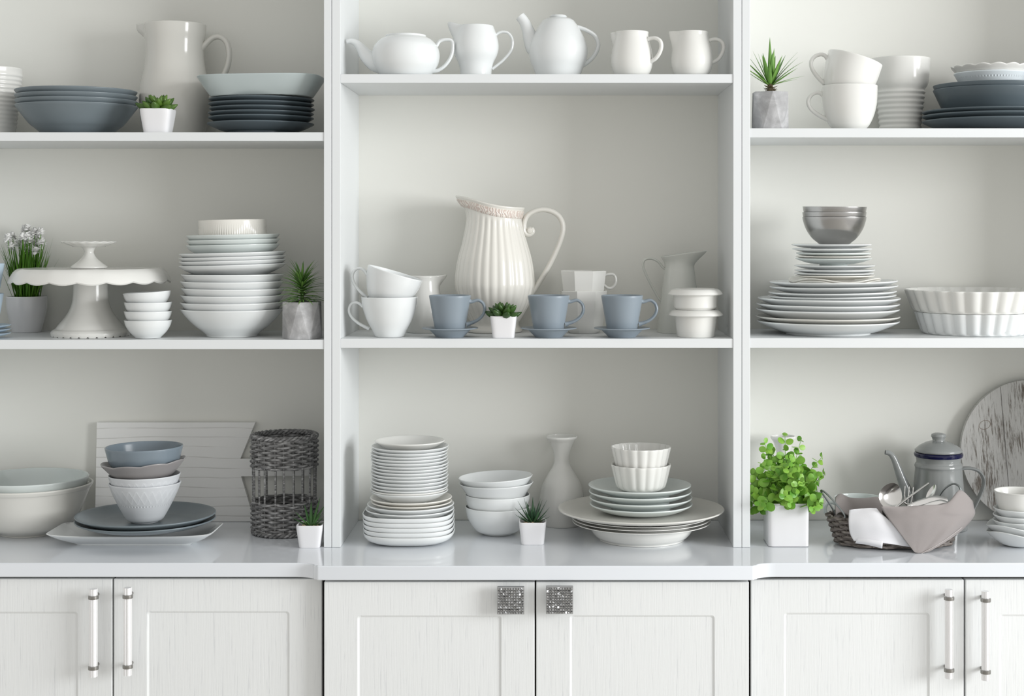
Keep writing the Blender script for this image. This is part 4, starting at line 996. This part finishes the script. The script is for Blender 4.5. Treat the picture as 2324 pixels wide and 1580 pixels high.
o = link('scalloped_bowl', [(lathe(vessel(cr(o, 5), 3, 0), 144, m_flute(16, 3, 16, 38, 4, 16, 38)), 'warm')], None, at(cx, Y, zb + base), angle=60); o.rotation_euler = (0, 0, .1); tag(o, 'white bowl with a scalloped rim at the very top of the slate stack', 'bowl')

# ============================================================ RIGHT UNIT, MIDDLE SHELF
zb = ZR2
Y = 152; k = kk(Y); S_ = Stack(Y, zb); hz = lambda py: zm(py, Y) - zb
for i, (cx, R, py) in enumerate([(1879, 159, 730), (1878, 161, 719.5), (1878, 160, 703), (1878.5, 160, 691), (1881, 159.5, 678)]):
    S_.plate(cx, R, hz(py), 24 if i != 1 else 20, 100, 'white' if i != 1 else 'bone', 'dinner plate in the plate tower under the steel bowls, %s of the five widest' % ['lowest', 'second', 'third', 'fourth', 'top'][i], t=3.2, style='straight', seg=96, group='widest plates of the tower')
S_.sup += 1.2
for i, (cx, R, pl, pr_) in enumerate([(1888, 143, 674, 670), (1889, 142.5, 665, 662), (1892, 143, 652.5, 649.4), (1891, 143, 643, 637)]):
    S_.plate(cx, R, hz((pl + pr_) / 2), 15, 84, 'white', 'plate in the tower under the steel bowls, %s of four in the middle tier' % ['lowest', 'second', 'third', 'top'][i], t=3, style='coupe', seg=96, tilt=-.012, group='middle tier plates of the tower')
S_.sup += 2.2
def wv(a):
    def f(th, r, z):
        w = sm(60 * k, 104 * k, r); c = math.cos(4 * th + a); rr = r * (1 + .03 * c * w); return (rr * math.cos(th), rr * math.sin(th), z + 4.2 * c * w)
    return f
for i, rim in enumerate([hz(640.5), hz(635.5)]):
    S_.plate(1893.5, 103, rim, 9, 58, 'cream', ['lower', 'upper'][i] + ' cream plate with a wavy edge in the middle of the plate tower', t=2.6, style='flat', seg=120, mod=wv(2.6), group='wavy cream plates')
for i, (cx, R, py, mt) in enumerate([(1895, 88, 627, 'cream'), (1892.5, 88.5, 621.2, 'white'), (1894, 89.5, 614, 'white'), (1894, 90, 603.8, 'white')]):
    S_.plate(cx, R, hz(py), 5.5 if i == 0 else 8, 50, mt, 'side plate above the wavy plates, %s of four' % ['cream lowest', 'white second', 'white third', 'white top'][i], t=2.7, style='coupe', group='side plates of the tower')
S_.plate(1891.5, 85, hz(588), 12, 36, 'pale', 'deep pale saucer above the four side plates in the tower', t=2.6, style='coupe', cat='saucer', name='saucer')
S_.plate(1891, 83.5, hz(583), 5, 36, 'cream', 'thin cream plate below the bluish rimmed plate in the tower', t=2.6, style='flat')
S_.plate(1891.5, 83, hz(576), 5, 50, 'pale', 'bluish white thick rimmed plate in the upper plate tower', t=3.4, style='flat')
S_.plate(1888, 89, hz(566), 8, 50, 'white', 'white side plate second from the top of the tower', t=2.7, style='coupe')
S_.plate(1887, 89, hz(556.5), 7, 50, 'white', 'topmost white side plate directly under the steel bowls', t=2.7, style='coupe')
b0 = S_.sup
for i in range(3):
    o = [(26 * k, 0), (36 * k, 8), (52 * k, 22.5), (64 * k, 42), (70 * k, 60), (71.8 * k, hz(493) - b0)]
    o = link('steel_bowl', [(lathe(vessel(cr(o, 6), .8, 0), 96), 'steel')], None, at(1893.5, Y, zb + b0 + .3 + i * 10.9 + (2.4 if i == 2 else 0)), angle=50); o.rotation_euler = (0, [0, 0, -.018][i], i)
    tag(o, ['outermost steel bowl resting on the plate tower', 'middle steel bowl of the three nested on the tower', 'topmost slightly tilted steel bowl nested on the tower'][i], 'bowl', 'nested steel bowls')
Y = 164; k = kk(Y); cx = 2210
def tart(R0, R1, h, n): return lathe(vessel(cr([(R0 * k, 0), (R0 * k + 2, 3), (R0 * k + (R1 - R0) * k * .45, h * .4), (R1 * k, h)], 5), 4, 0), 240, m_flute(26, 7.5, 1, 5, 0, 0, 1, .3))
o = link('tart_dish', [(tart(113, 130, 49, 26), 'white')], None, at(cx + 1, Y, zb + .3), angle=70); tag(o, 'lower fluted white tart dish at the right end of the middle shelf', 'tart dish', 'fluted tart dishes')
o = link('tart_dish', [(tart(131, 151, 50, 26), 'warm')], None, at(cx, Y, zb + 52.4), angle=70); tag(o, 'upper wider fluted tart dish resting on the smaller one', 'tart dish', 'fluted tart dishes')

# ============================================================ RIGHT COUNTER
zb = Z_CTR
Y = 52; k = kk(Y); cx = 1783.5
t = thing('potted_plant', at(cx, Y, zb + .3), 'lush bright green round leaved plant in a white cube pot', 'potted plant'); h = zm(1147, 4) - zb - .3
def cube_mod(th, r, z):
    c, s = cs(th); e = 2 / 11; return (r * math.copysign(abs(c) ** e, c), r * 1.06 * math.copysign(abs(s) ** e, s), z)
link('pot', [(lathe(vessel(cr([(43.5, 0), (45.5, 2.5), (46.2, 10), (46.8, h - 3), (46.8, h)], 4), 3.5, 0), 128, cube_mod), 'pot')], t, angle=50)
link('soil', [(lathe([(0, h - 8), (41, h - 8), (41, h - 13), (0, h - 13)], 64, cube_mod), 'soil')], t)
rnd = random.Random(33); acc = Many(); st = Many()
X0 = xm(cx, Y)
def rleaf(p, d, s):
    d = Vector(d).normalized(); n0 = Vector((rnd.uniform(-.8, .8), -1, rnd.uniform(-.1, .9))) if rnd.random() < .72 else Vector((rnd.uniform(-.4, .4), rnd.uniform(-.4, .4), 1)); n0.normalize(); d = (d - n0 * d.dot(n0) * .75).normalized(); side = d.cross(n0).normalized(); nr = side.cross(d).normalized(); q = bmesh.new(); n = 14; up = []; dn = []
    c0 = q.verts.new(p + d * s * .55 + nr * s * .10); c1 = q.verts.new(p + d * s * .55 + nr * (s * .10 - .5))
    for i in range(n):
        a = 2 * PI * i / n; u = d * (s * .55 - math.cos(a) * s * .55) + side * (math.sin(a) * s * .47) + nr * (abs(math.sin(a)) * s * -.05 + s * .04); up.append(q.verts.new(p + u + nr * .3)); dn.append(q.verts.new(p + u - nr * .3))
    for i in range(n):
        j = (i + 1) % n; q.faces.new((c0, up[i], up[j])); q.faces.new((c1, dn[j], dn[i])); q.faces.new((up[i], dn[i], dn[j], up[j]))
    acc.add(q)
def sprig(a, el, ln, n, big, x0=0, y0=0):
    d = Vector((math.cos(a) * math.cos(el), math.sin(a) * math.cos(el), math.sin(el))); p0 = Vector((x0, y0, h - 8)); p = p0.copy(); pts = [tuple(p)]; m_ = 8
    dd = d.copy()
    for i in range(m_):
        p = p + dd * ln / m_; dd = (dd + Vector((0, 0, -.05))).normalized(); pts.append(tuple(p))
    st.add(tube(pts, [1.2, 1.0, .6], 5, 1, 1, up=(0.3, 1, .2)))
    for i in range(n):
        u = .25 + .75 * i / (n - 1); f = u * m_; j = min(int(f), m_ - 1); b = Vector(pts[j]).lerp(Vector(pts[j + 1]), f - j); s = big * (1.05 - .5 * u ** 3) * rnd.uniform(.85, 1.12)
        ax = Vector(pts[j + 1]) - Vector(pts[j]); ax.normalize(); sd = ax.cross(Vector((0, 1, .2))).normalized(); ot = ax.cross(sd)
        ph = i * PI / 2 + rnd.uniform(-.3, .3)
        for sg in (0, PI):
            v = sd * math.cos(ph + sg) + ot * math.sin(ph + sg) + ax * .45; rleaf(b + v * 1.5, v, s)
for i in range(38):
    a = rnd.uniform(0, 2 * PI) if i % 3 else -PI / 2 + rnd.uniform(-.8, .8); u = rnd.random()
    el = math.radians(8 + 76 * u); ln = rnd.uniform(78, 104) + 50 * max(0, u - .4)
    sprig(a, el, ln * (1 if rnd.random() < .8 else .75), 6, 22, rnd.uniform(-22, 22), rnd.uniform(-22, 22))
for a, el, ln in [(PI / 2, 86, 158), (0.3, 78, 150), (PI - .2, 74, 150), (-.1, 44, 128), (PI + .1, 48, 120), (PI - .1, 4, 86), (-.3, 20, 96), (-PI / 2, 60, 120), (PI + .3, 28, 92), (.1, 58, 138)]:
    sprig(a, math.radians(el), ln, 8, 22)
for b_ in (acc.bm, st.bm):
    for v in b_.verts:
        if v.co.x + X0 < 444: v.co.x = 444 - X0 + (v.co.x + X0 - 444) * .02
        lim = 74 if v.co.z < 150 else 86
        if v.co.x > lim: v.co.x = lim + (v.co.x - lim) * .02
        v.co.z = max(v.co.z, 50.0)
link('foliage', [(acc.bm, 'round')], t, angle=40); link('stems', [(st.bm, 'round')], t)
vobj('bottle_vase', 1777, 268, zb, [(r * .8, p) for r, p in vs], 3, 'warm', 'white bottle vase mostly hidden behind the round leaved green plant', 'vase', 0)
Y = 205; cx = 1948; k = kk(Y)
t = thing('mug', at(cx, Y, zb + .3), 'pale mug mostly hidden behind the cutlery basket, its handle showing left', 'mug')
link('body', [(lathe(vessel(prof(Y, zb, [(42, None), (44, 1203), (52, 1180), (54, 1130)]), 3, 2), 64), 'pale')], t, angle=50)
link('handle', [(tube(path_px([(1897, 1144), (1888, 1141), (1877, 1144), (1872, 1156), (1876, 1168), (1887, 1174), (1898, 1176)], cx, Y, zb), [4.4] * 6, 12, 1.3), 'pale')], t)
# enamel coffee pot
Y = 226; cx = 2130; k = kk(Y); hz = lambda py: zm(py, Y) - zb
t = thing('coffee_pot', at(cx, Y, zb + .3), 'grey enamel coffee pot with a navy rim and curved spout', 'coffee pot')
link('body', [(lathe(vessel(prof(Y, zb, [(62, None), (64, 1203), (63, 1185), (58, 1130), (54, 1085), (52.5, 1064), (53.5, 1058), (52, 1053), (49.5, 1049), (50, 1042), (51.5, 1037)]), 2.5, 0), 80), 'grey_enamel')], t, angle=60)
link('rim_band', [(lathe([(49 * k, hz(1037)), (53 * k, hz(1036.5)), (54.8 * k, hz(1032)), (54.5 * k, hz(1028.5)), (52 * k, hz(1026.5)), (49 * k, hz(1026.5))], 80), 'navy')], t)['label'] = 'navy blue enamel rim'
l_ = link('lid', [(lathe([(0, hz(1025)), (51 * k, hz(1026)), (53 * k, hz(1024.5)), (53 * k, hz(1021)), (50 * k, hz(1018)), (42 * k, hz(1011.5)), (30 * k, hz(1005)), (19 * k, hz(1001.5)), (0, hz(1000))], 80), 'grey_enamel')], t, angle=60)
link('lid_knob', [(lathe([(0, hz(1001)), (14.5 * k, hz(1002)), (13.5 * k, hz(998)), (14.5 * k, hz(995)), (17 * k, hz(990)), (15.5 * k, hz(985.5)), (9 * k, hz(983)), (0, hz(982.3))], 48), 'grey_enamel')], l_)
link('spout', [(spout(path_px([(2086, 1166), (2074, 1148), (2060, 1120), (2047, 1089), (2037, 1062), (2029, 1042), (2020, 1030), (2009, 1027)], cx, Y, zb), [20, 18, 14.5, 11.5, 9.2, 7.6, 6.4, 5.4]), 'grey_enamel')], t)
link('handle', [(tube(path_px([(2178, 1066), (2190, 1063), (2206, 1064), (2221, 1070), (2231, 1084), (2232, 1101), (2225, 1122), (2211, 1151), (2199, 1172), (2188, 1180)], cx, Y, zb), [4.2] * 9, 12, 2.4), 'grey_enamel')], t)
# round board, two planks and a seam
Y = 290; R = 162 * kk(290)
t = thing('round_board', at(2344, Y, zb + .5), 'round whitewashed worn wooden board leaning at the right behind the coffee pot', 'board')
def halfdisc(x0, x1):
    P = []; n = 48
    a0, a1 = math.acos(max(-1, min(1, x1 / R))), math.acos(max(-1, min(1, x0 / R)))
    up_ = [(R * math.cos(a0 + (a1 - a0) * i / n), R * math.sin(a0 + (a1 - a0) * i / n)) for i in range(n + 1)]
    P = up_ + [(x, -z) for x, z in reversed(up_)]
    Q = []
    for p in P:
        if not Q or math.hypot(p[0] - Q[-1][0], p[1] - Q[-1][1]) > .05: Q.append(p)
    if math.hypot(Q[0][0] - Q[-1][0], Q[0][1] - Q[-1][1]) < .05: Q.pop()
    return prism(Q, -8, 8, .7)
for x0, x1 in ((-R, -66), (-65, 48), (49, R)):
    pl_ = link('plank', [(halfdisc(x0, x1), 'whitewash')], t, smooth=False); pl_.location = (0, 0, R / 1000)
t.rotation_euler = (math.radians(-3.6), 0, 0)
for c in t.children: c.rotation_euler = (0, math.radians(-3.6), 0)
# small dishes at the right end
Y = 26; k = kk(Y); cx = 2312; hz = lambda py: zm(py, Y) - zb
def wv2(a, A):
    def f(th, r, z):
        w = sm(40 * k, 72 * k, r); c = math.cos(3 * th + a); rr = r * (1 + .02 * c * w); return (rr * math.cos(th), rr * math.sin(th), z + A * c * w)
    return f
for i, py in enumerate([1205, 1190.5]):
    base = .3 if i == 0 else hz(1190.5) - hz(1205) + .3
    o = [(28 * k, 0), (44 * k, 6), (62 * k, 22), (72 * k, hz(1205))]
    o = link('wavy_bowl', [(lathe(vessel(cr(o, 6), 2.4, 0), 96, wv2(.9, 4.5)), 'white')], None, at(cx, Y, zb + base), angle=50); tag(o, ['lower', 'upper'][i] + ' white bowl with a wavy rim at the right end of the worktop', 'bowl', 'wavy rimmed bowls')
S_ = Stack(Y, zb); S_.sup = hz(1190.5) - hz(1205) + 3.5
for i, py in enumerate([1181.5, 1169, 1154]):
    S_.plate(cx, 57.5 - i, hz(py), 22, 28, 'white', 'small white dish, %s of three under the top bowl at the right end' % ['lowest', 'middle', 'top'][i], t=2.4, style='coupe', cat='dish', name='dish', group='small dishes on the wavy bowls')
b0 = S_.sup
o = [(30 * k, 0), (36 * k, 3), (47 * k, 22), (54 * k, hz(1117) - b0 - 4), (55.5 * k, hz(1117) - b0)]
o = link('bowl', [(lathe(vessel(cr(o, 5), 3, 0), 72), 'warm')], None, at(cx + 1, Y, zb + b0 + 1), angle=50); tag(o, 'white tapered bowl on top of the small dishes at the right end', 'bowl')

# ---- cutlery basket with napkins
BY = 40; bcx = 2028; k = kk(BY)
t = thing('wicker_basket', at(bcx, BY, zb + .3), 'low oval brown grey wicker basket filled with cutlery and napkins', 'basket')
BH = 66.0
fa = lambda z: 128 + 22 * min(1, z / BH); fb = lambda z: 70 + 15 * min(1, z / BH)
rows = [6 + i * 5.9 for i in range(11)]
link('woven_wall', [(weave(fa, fb, rows, 3.2, 4.4, 13, 260, .5), 'wicker2')], t, angle=180)
link('base', [(lathe([(0, 3), (122, 3), (124, 5), (122, 8), (0, 8)], 64, lambda th, r, z: (r * math.cos(th), r * .53 * math.sin(th), z)), 'wicker2')], t)
for i in range(26):
    a = 2 * PI * (i + .5) / 26; link('stake', [(tube([(126 * math.cos(a), 68 * math.sin(a), 4), (fa(35) * math.cos(a), fb(35) * math.sin(a), 35), (150 * math.cos(a), 85 * math.sin(a), BH + 4)], 2.6, 6, 1, 3, up=(1, 0, 0)), 'wicker2')], t)
def bl(px, py, y): return tuple(Vector((xm(px, y), y, zm(py, y))) - Vector((xm(bcx, BY), BY, zb)))
for pts in ([(1896, 1176, 44), (1891, 1158, 42), (1876, 1134, 34), (1864, 1117, 24), (1866, 1114, 16), (1879, 1124, 6), (1900, 1147, -4), (1916, 1168, -12), (1918, 1176, -12)],
            [(2128, 1150, 92), (2131, 1130, 92), (2143, 1111, 88), (2162, 1099, 82), (2176, 1104, 74), (2181, 1120, 70), (2182, 1150, 66)]):
    link('handle', [(tube([bl(*p) for p in pts], 2.1, 10, 1, 5, up=(1, 0, .3)), 'wire')], t)['label'] = 'galvanised wire loop handle'

def yfront(px, z, off):
    "Y just outside the basket's front (mm); x from a px at that depth (iterated)"
    y = -40.0
    for _ in range(6):
        x = xm(px, y) - xm(bcx, BY); a = fa(z) + 3; b = fb(z) + 4; u = min(.985, abs(x) / a); y = BY - b * math.sqrt(1 - u * u) - off
    return y
def cloth(name, rows, mat, label, nu=5, nv=5, thick=1.1, wrinkle=1.2, seed=1, cat='napkin', stitch=None):
    "rows of (px, py, Y): resampled to a smooth grid"
    R = [cr(r, nu) for r in rows]; C = list(zip(*R)); C = [cr(c, nv) for c in C]; ni, nj = len(C), len(C[0])
    org = Vector((xm(bcx, BY), BY, zb)); bm = bmesh.new(); G = []; rnd = random.Random(seed); p1, p2 = rnd.uniform(0, 6), rnd.uniform(0, 6)
    for i in range(ni):
        col = []
        for j in range(nj):
            px, py, Y = C[i][j]; w = wrinkle * math.sin(i * .55 + j * .18 + p1) * math.sin(j * .31 + p2) * min(1, j / 4) * (1 - (j / (nj - 1)) ** 2)
            v = Vector((xm(px, Y), Y - abs(w), zm(py, Y))) - org; v.z = max(v.z, 1.6); col.append(bm.verts.new(v))
        G.append(col)
    for i in range(ni - 1):
        for j in range(nj - 1): bm.faces.new((G[i][j], G[i + 1][j], G[i + 1][j + 1], G[i][j + 1]))
    lines = [tuple(v.co) for v in G[-1]] if stitch else None
    o = link(name, [(bm, mat)], None, Vector((org.x, org.y, org.z)) / 1000 + Vector((0, 0, H)), angle=180)
    s = o.modifiers.new('thickness', 'SOLIDIFY'); s.thickness = thick / 1000; s.offset = 0
    tag(o, label, cat)
    return o, G
zz_ = lambda py, Y: zm(py, Y) - zb
def yf(px, py, off=3.0):
    y = -45.
    for _ in range(4): y = yfront(px, max(0, zz_(py, y)), off)
    return y
def rowpts(L_): return [(px, py, yf(px, py, off)) for px, py, off in L_]
rows = [[(1932, 1165, 8), (1958, 1164, 2), (1980, 1164, 2), (1998, 1164, -2)],
        [(1928, 1158, -34), (1956, 1155, -32), (1974, 1154, -34), (1989, 1154, -32)],
        rowpts([(1927, 1162, 10), (1955, 1160, 5), (1978, 1160, 5), (1999, 1165, 2)]),
        rowpts([(1926, 1185, 10), (1958, 1188, 7), (1996, 1193, 7), (2034, 1195, 5)]),
        rowpts([(1929, 1210, 9), (1962, 1214, 9), (2006, 1219, 8), (2054, 1224, 6)]),
        rowpts([(1938, 1228, 13), (1968, 1230, 12), (2014, 1234, 11), (2072, 1243, 9)])]
o, G = cloth('napkin', rows, 'napkin_white', 'white folded napkin draped over the front left of the cutlery basket', seed=2)
rows = [rowpts([(1938, 1229, 14.5), (1968, 1232, 14.5), (2002, 1234, 14.5)]), rowpts([(1939, 1233, 20), (1968, 1240, 19), (2002, 1246, 17)]), rowpts([(1944, 1222, 17.5), (1972, 1217, 17), (2004, 1228, 16.5)])]
rows = [[(1941, 1233, yf(1941, 1229, 16)), (1970, 1237, yf(1970, 1230, 16)), (2002, 1245, yf(2002, 1233, 16))],
        [(1945, 1223, yf(1945, 1223, 19)), (1972, 1225, yf(1972, 1225, 19)), (2004, 1229, yf(2004, 1229, 18))]]
fold = []
bmf = bmesh.new(); g_ = [[bmf.verts.new(Vector((xm(px, Yq), Yq, zm(py, Yq))) - Vector((xm(bcx, BY), BY, zb))) for px, py, Yq in cr(r_, 6)] for r_ in rows]
for a_, b_ in zip(g_, g_[1:]):
    for i in range(len(a_) - 1): bmf.faces.new((a_[i], a_[i + 1], b_[i + 1], b_[i]))
f_ = link('folded_edge', [(bmf, 'napkin_white')], o, angle=180); s = f_.modifiers.new('thickness', 'SOLIDIFY'); s.thickness = .0014; s.offset = 0
# taupe napkin: over the rim, down to a point on the worktop
def mix(a, b, n): return [(a[0] + (b[0] - a[0]) * i / (n - 1), a[1] + (b[1] - a[1]) * i / (n - 1)) for i in range(n)]
RW = []
RW.append([(2004, 1172, -14), (2050, 1170, -14), (2105, 1166, -6), (2146, 1157, 16), (2174, 1132, 26), (2198, 1140, 46)])
RW.append([(1999, 1150, -64), (2048, 1150, -48), (2104, 1147, -44), (2150, 1142, -26), (2178, 1113, -2), (2206, 1136, 24)])
for tq, (l, r_), off in [(.10, ((2006, 1163), (2210, 1152)), 8), (.30, ((2023, 1187), (2211, 1170)), 11), (.52, ((2042, 1211), (2184, 1203)), 15), (.75, ((2063, 1238), (2138, 1235)), 22), (1, ((2083, 1263.5), (2086, 1265)), 34)]:
    row = []
    for i, (px, py) in enumerate(mix(l, r_, 6)):
        u = i / 5; dip = (0, 0, 0, 1.5, 4 * (1 - tq), 0)[i]
        y = yf(min(px, 2176), py, off); y += (26 * max(0, (px - 2176) / 36) if px > 2176 else 0) + (-12 * (1 - tq) if i == 4 else 0)
        row.append((px, py + dip, y))
    RW.append(row)
o, G = cloth('napkin', RW, 'napkin_taupe', 'taupe linen napkin hanging to a point over the front right of the basket', nu=6, nv=6, wrinkle=1.6, seed=5, thick=1.3)
sp = [Vector((xm(px, y), y - 2.0, zm(py, y))) - Vector((xm(bcx, BY), BY, zb)) for px, py, y in [(2091, 1256, yf(2091, 1256, 32)), (2115, 1243, yf(2115, 1240, 26)), (2140, 1228, yf(2140, 1228, 21)), (2163, 1212, yf(2163, 1212, 17.5)), (2183, 1197, yf(2176, 1197, 16))]]
link('hem_stitch', [(tube([tuple(p) for p in sp], .4, 5, 1, 6, up=(0, 0, 1)), 'thread')], o)
# rolled napkin at the back left
RW = []
for i, (py, y) in enumerate([(1178, 56), (1150, 74), (1130, 76), (1127, 66), (1140, 54), (1168, 46)]):
    RW.append([(1896, py + 2, y - 6), (1908, py - 5, y), (1930, py + 4, y + 4), (1962, py + 5, y + 6), (1990, py + 2, y + 4), (2006, py + 8, y + 2)])
cloth('napkin', RW, 'napkin_taupe', 'taupe napkin bundled inside the back left of the cutlery basket', wrinkle=1.5, seed=8, thick=1.6)

# cutlery
def cutl(name, label, bms, cat):
    org = Vector((xm(bcx, BY), BY, zb))
    o = link(name, [(bms, 'cutlery')], None, org / 1000 + Vector((0, 0, H)), angle=60); return tag(o, label, cat, None)
def P3(px, py, y): return Vector((xm(px, y), y, zm(py, y))) - Vector((xm(bcx, BY), BY, zb))
def spoon_bowl(c, axis, nrm, ln, wd, dp):
    axis = Vector(axis).normalized(); nrm = Vector(nrm); nrm = (nrm - axis * nrm.dot(axis)).normalized(); sd = axis.cross(nrm); bm = bmesh.new(); n, m_ = 28, 8
    G = []
    for s, th in ((1, 0), (-1, 0)):
        g = []
        for j in range(m_ + 1):
            u = j / m_; ring = []
            for i in range(n):
                a = 2 * PI * i / n; rr = u
                ring.append(bm.verts.new(c + axis * (math.cos(a) * ln / 2 * rr) + sd * (math.sin(a) * wd / 2 * rr * (1 - .12 * math.cos(a))) - nrm * (dp * (1 - rr ** 2.2) + (.6 if s < 0 else -.6))))
            g.append(ring)
        G.append(g)
    for g in G:
        for a, b in zip(g[1:], g[2:]):
            for i in range(n): bm.faces.new((a[i], a[(i + 1) % n], b[(i + 1) % n], b[i]))
        bm.faces.new(g[1])
        for v in g[0]: bm.verts.remove(v)
    for i in range(n): bm.faces.new((G[0][-1][i], G[0][-1][(i + 1) % n], G[1][-1][(i + 1) % n], G[1][-1][i]))
    return bm
c = P3(2022, 1126, 14)
bm = merge(spoon_bowl(c, (.5, .3, .8), (.35, -.6, .5), 62, 54, 17), tube([tuple(c + Vector((9, -2, -24))), tuple(c + Vector((20, 4, -50))), tuple(P3(2075, 1185, 40))], [4, 3, 3], 8, 1, 4))
cutl('serving_spoon', 'large shiny serving spoon standing with its bowl up in the basket', bm, 'spoon')
parts = [tube([tuple(P3(2054 + i * 9.5, 1103 + i * 1.5, 34)), tuple(P3(2053 + i * 9, 1125, 33)), tuple(P3(2054 + i * 7, 1142, 32))], [1.0, 1.5, 1.8], 8, 1.0, 4, up=(1, 0, 0)) for i in range(3)]
parts += [tube([tuple(P3(2052, 1141, 32)), tuple(P3(2062, 1146, 32)), tuple(P3(2072, 1141, 32))], 2.2, 8, 1, 4, up=(0, 1, 0)), tube([tuple(P3(2062, 1144, 32)), tuple(P3(2066, 1165, 34)), tuple(P3(2080, 1200, 36))], [3, 2.4, 3], 8, 1.4, 4)]
cutl('fork', 'steel fork with tines pointing up beside the serving spoon', merge(*parts), 'fork')
cutl('table_knife', 'slim knife handle slanting up to the right across the fork', tube([tuple(P3(2029, 1155, -12)), tuple(P3(2068, 1125, -10)), tuple(P3(2108, 1096.5, -8))], [3.0, 2.2, 1.6], 8, 2.0, 4, up=(0, 1, 0)), 'knife')
def knife(a, b, w, label):
    a, b = Vector(a), Vector(b); cutl('table_knife', label, tube([tuple(a), tuple(a.lerp(b, .3) + Vector((0, 0, 4))), tuple(a.lerp(b, .7) + Vector((0, 0, 6))), tuple(b)], [w * .3, w * .8, w, w * .7], 12, .16, 5, up=(.15, -.75, .6)), 'knife')
knife(P3(2060, 1150, 20), P3(2150, 1134, 52), 9, 'broad dark reflecting knife blade lying across the basket')
knife(P3(2092, 1151, 0), P3(2156, 1144, 24), 7, 'short knife blade lying lowest along the taupe napkin edge')
c = P3(2114, 1118, 62)
bm = merge(spoon_bowl(c, (.5, .1, .85), (-.8, -.45, .5), 40, 22, 5), tube([tuple(c + Vector((-9, -2, -16))), tuple(c + Vector((-20, -4, -36))), tuple(P3(2084, 1172, 42))], [2.5, 2, 2.4], 8, 1, 4))
cutl('teaspoon', 'narrow spoon seen edge on before the coffee pot', bm, 'spoon')

# ------------------------------------------------------------------ light, world, camera
def area(name, loc, target, sx, sy, power, col):
    l = bpy.data.lights.new(name, 'AREA'); l.shape = 'RECTANGLE'; l.size, l.size_y = sx, sy; l.energy = power; l.color = col
    o = bpy.data.objects.new(name, l); COL.objects.link(o); o.location = loc
    o.rotation_euler = (Vector(target) - Vector(loc)).to_track_quat('-Z', 'Y').to_euler(); return o
area('window_daylight', (5.9, -3.1, 2.2), (0.1, 0.2, 1.35), 2.9, 2.3, 335, (.975, .99, 1.0))
wd = bpy.data.worlds.new('room'); SC.world = wd; wd.use_nodes = True
nt = wd.node_tree; bg = nt.nodes['Background']
tc = nt.nodes.new('ShaderNodeTexCoord'); sx = nt.nodes.new('ShaderNodeSeparateXYZ'); nt.links.new(tc.outputs['Generated'], sx.inputs[0])
mr = nt.nodes.new('ShaderNodeMapRange'); mr.inputs['From Min'].default_value = -1; mr.inputs['From Max'].default_value = 1; mr.inputs['To Min'].default_value = 0; mr.inputs['To Max'].default_value = 1
nt.links.new(sx.outputs['X'], mr.inputs['Value'])
rp = nt.nodes.new('ShaderNodeValToRGB'); e = rp.color_ramp.elements
e[0].position = .0; e[0].color = (.70, .688, .66, 1); e[1].position = 1; e[1].color = (1, .988, .965, 1)
nt.links.new(mr.outputs[0], rp.inputs['Fac']); nt.links.new(rp.outputs['Color'], bg.inputs['Color'])
bg.inputs['Strength'].default_value = .82

cam = bpy.data.cameras.new('camera'); co = bpy.data.objects.new('camera', cam); COL.objects.link(co)
co.location = (0, -D / 1000, H); co.rotation_euler = (PI / 2, 0, 0)
cam.sensor_width = 36; cam.sensor_fit = 'HORIZONTAL'; cam.lens = 36 * D / 2324
cam.shift_x = (1162 - CX) / 2324; cam.shift_y = (CY - 790) / 2324
cam.clip_end = 50
SC.camera = co
SC.view_settings.view_transform = 'Standard'; SC.view_settings.look = 'None'; SC.view_settings.gamma = 1; SC.view_settings.use_curve_mapping = False
SC.view_settings.exposure = 0.17
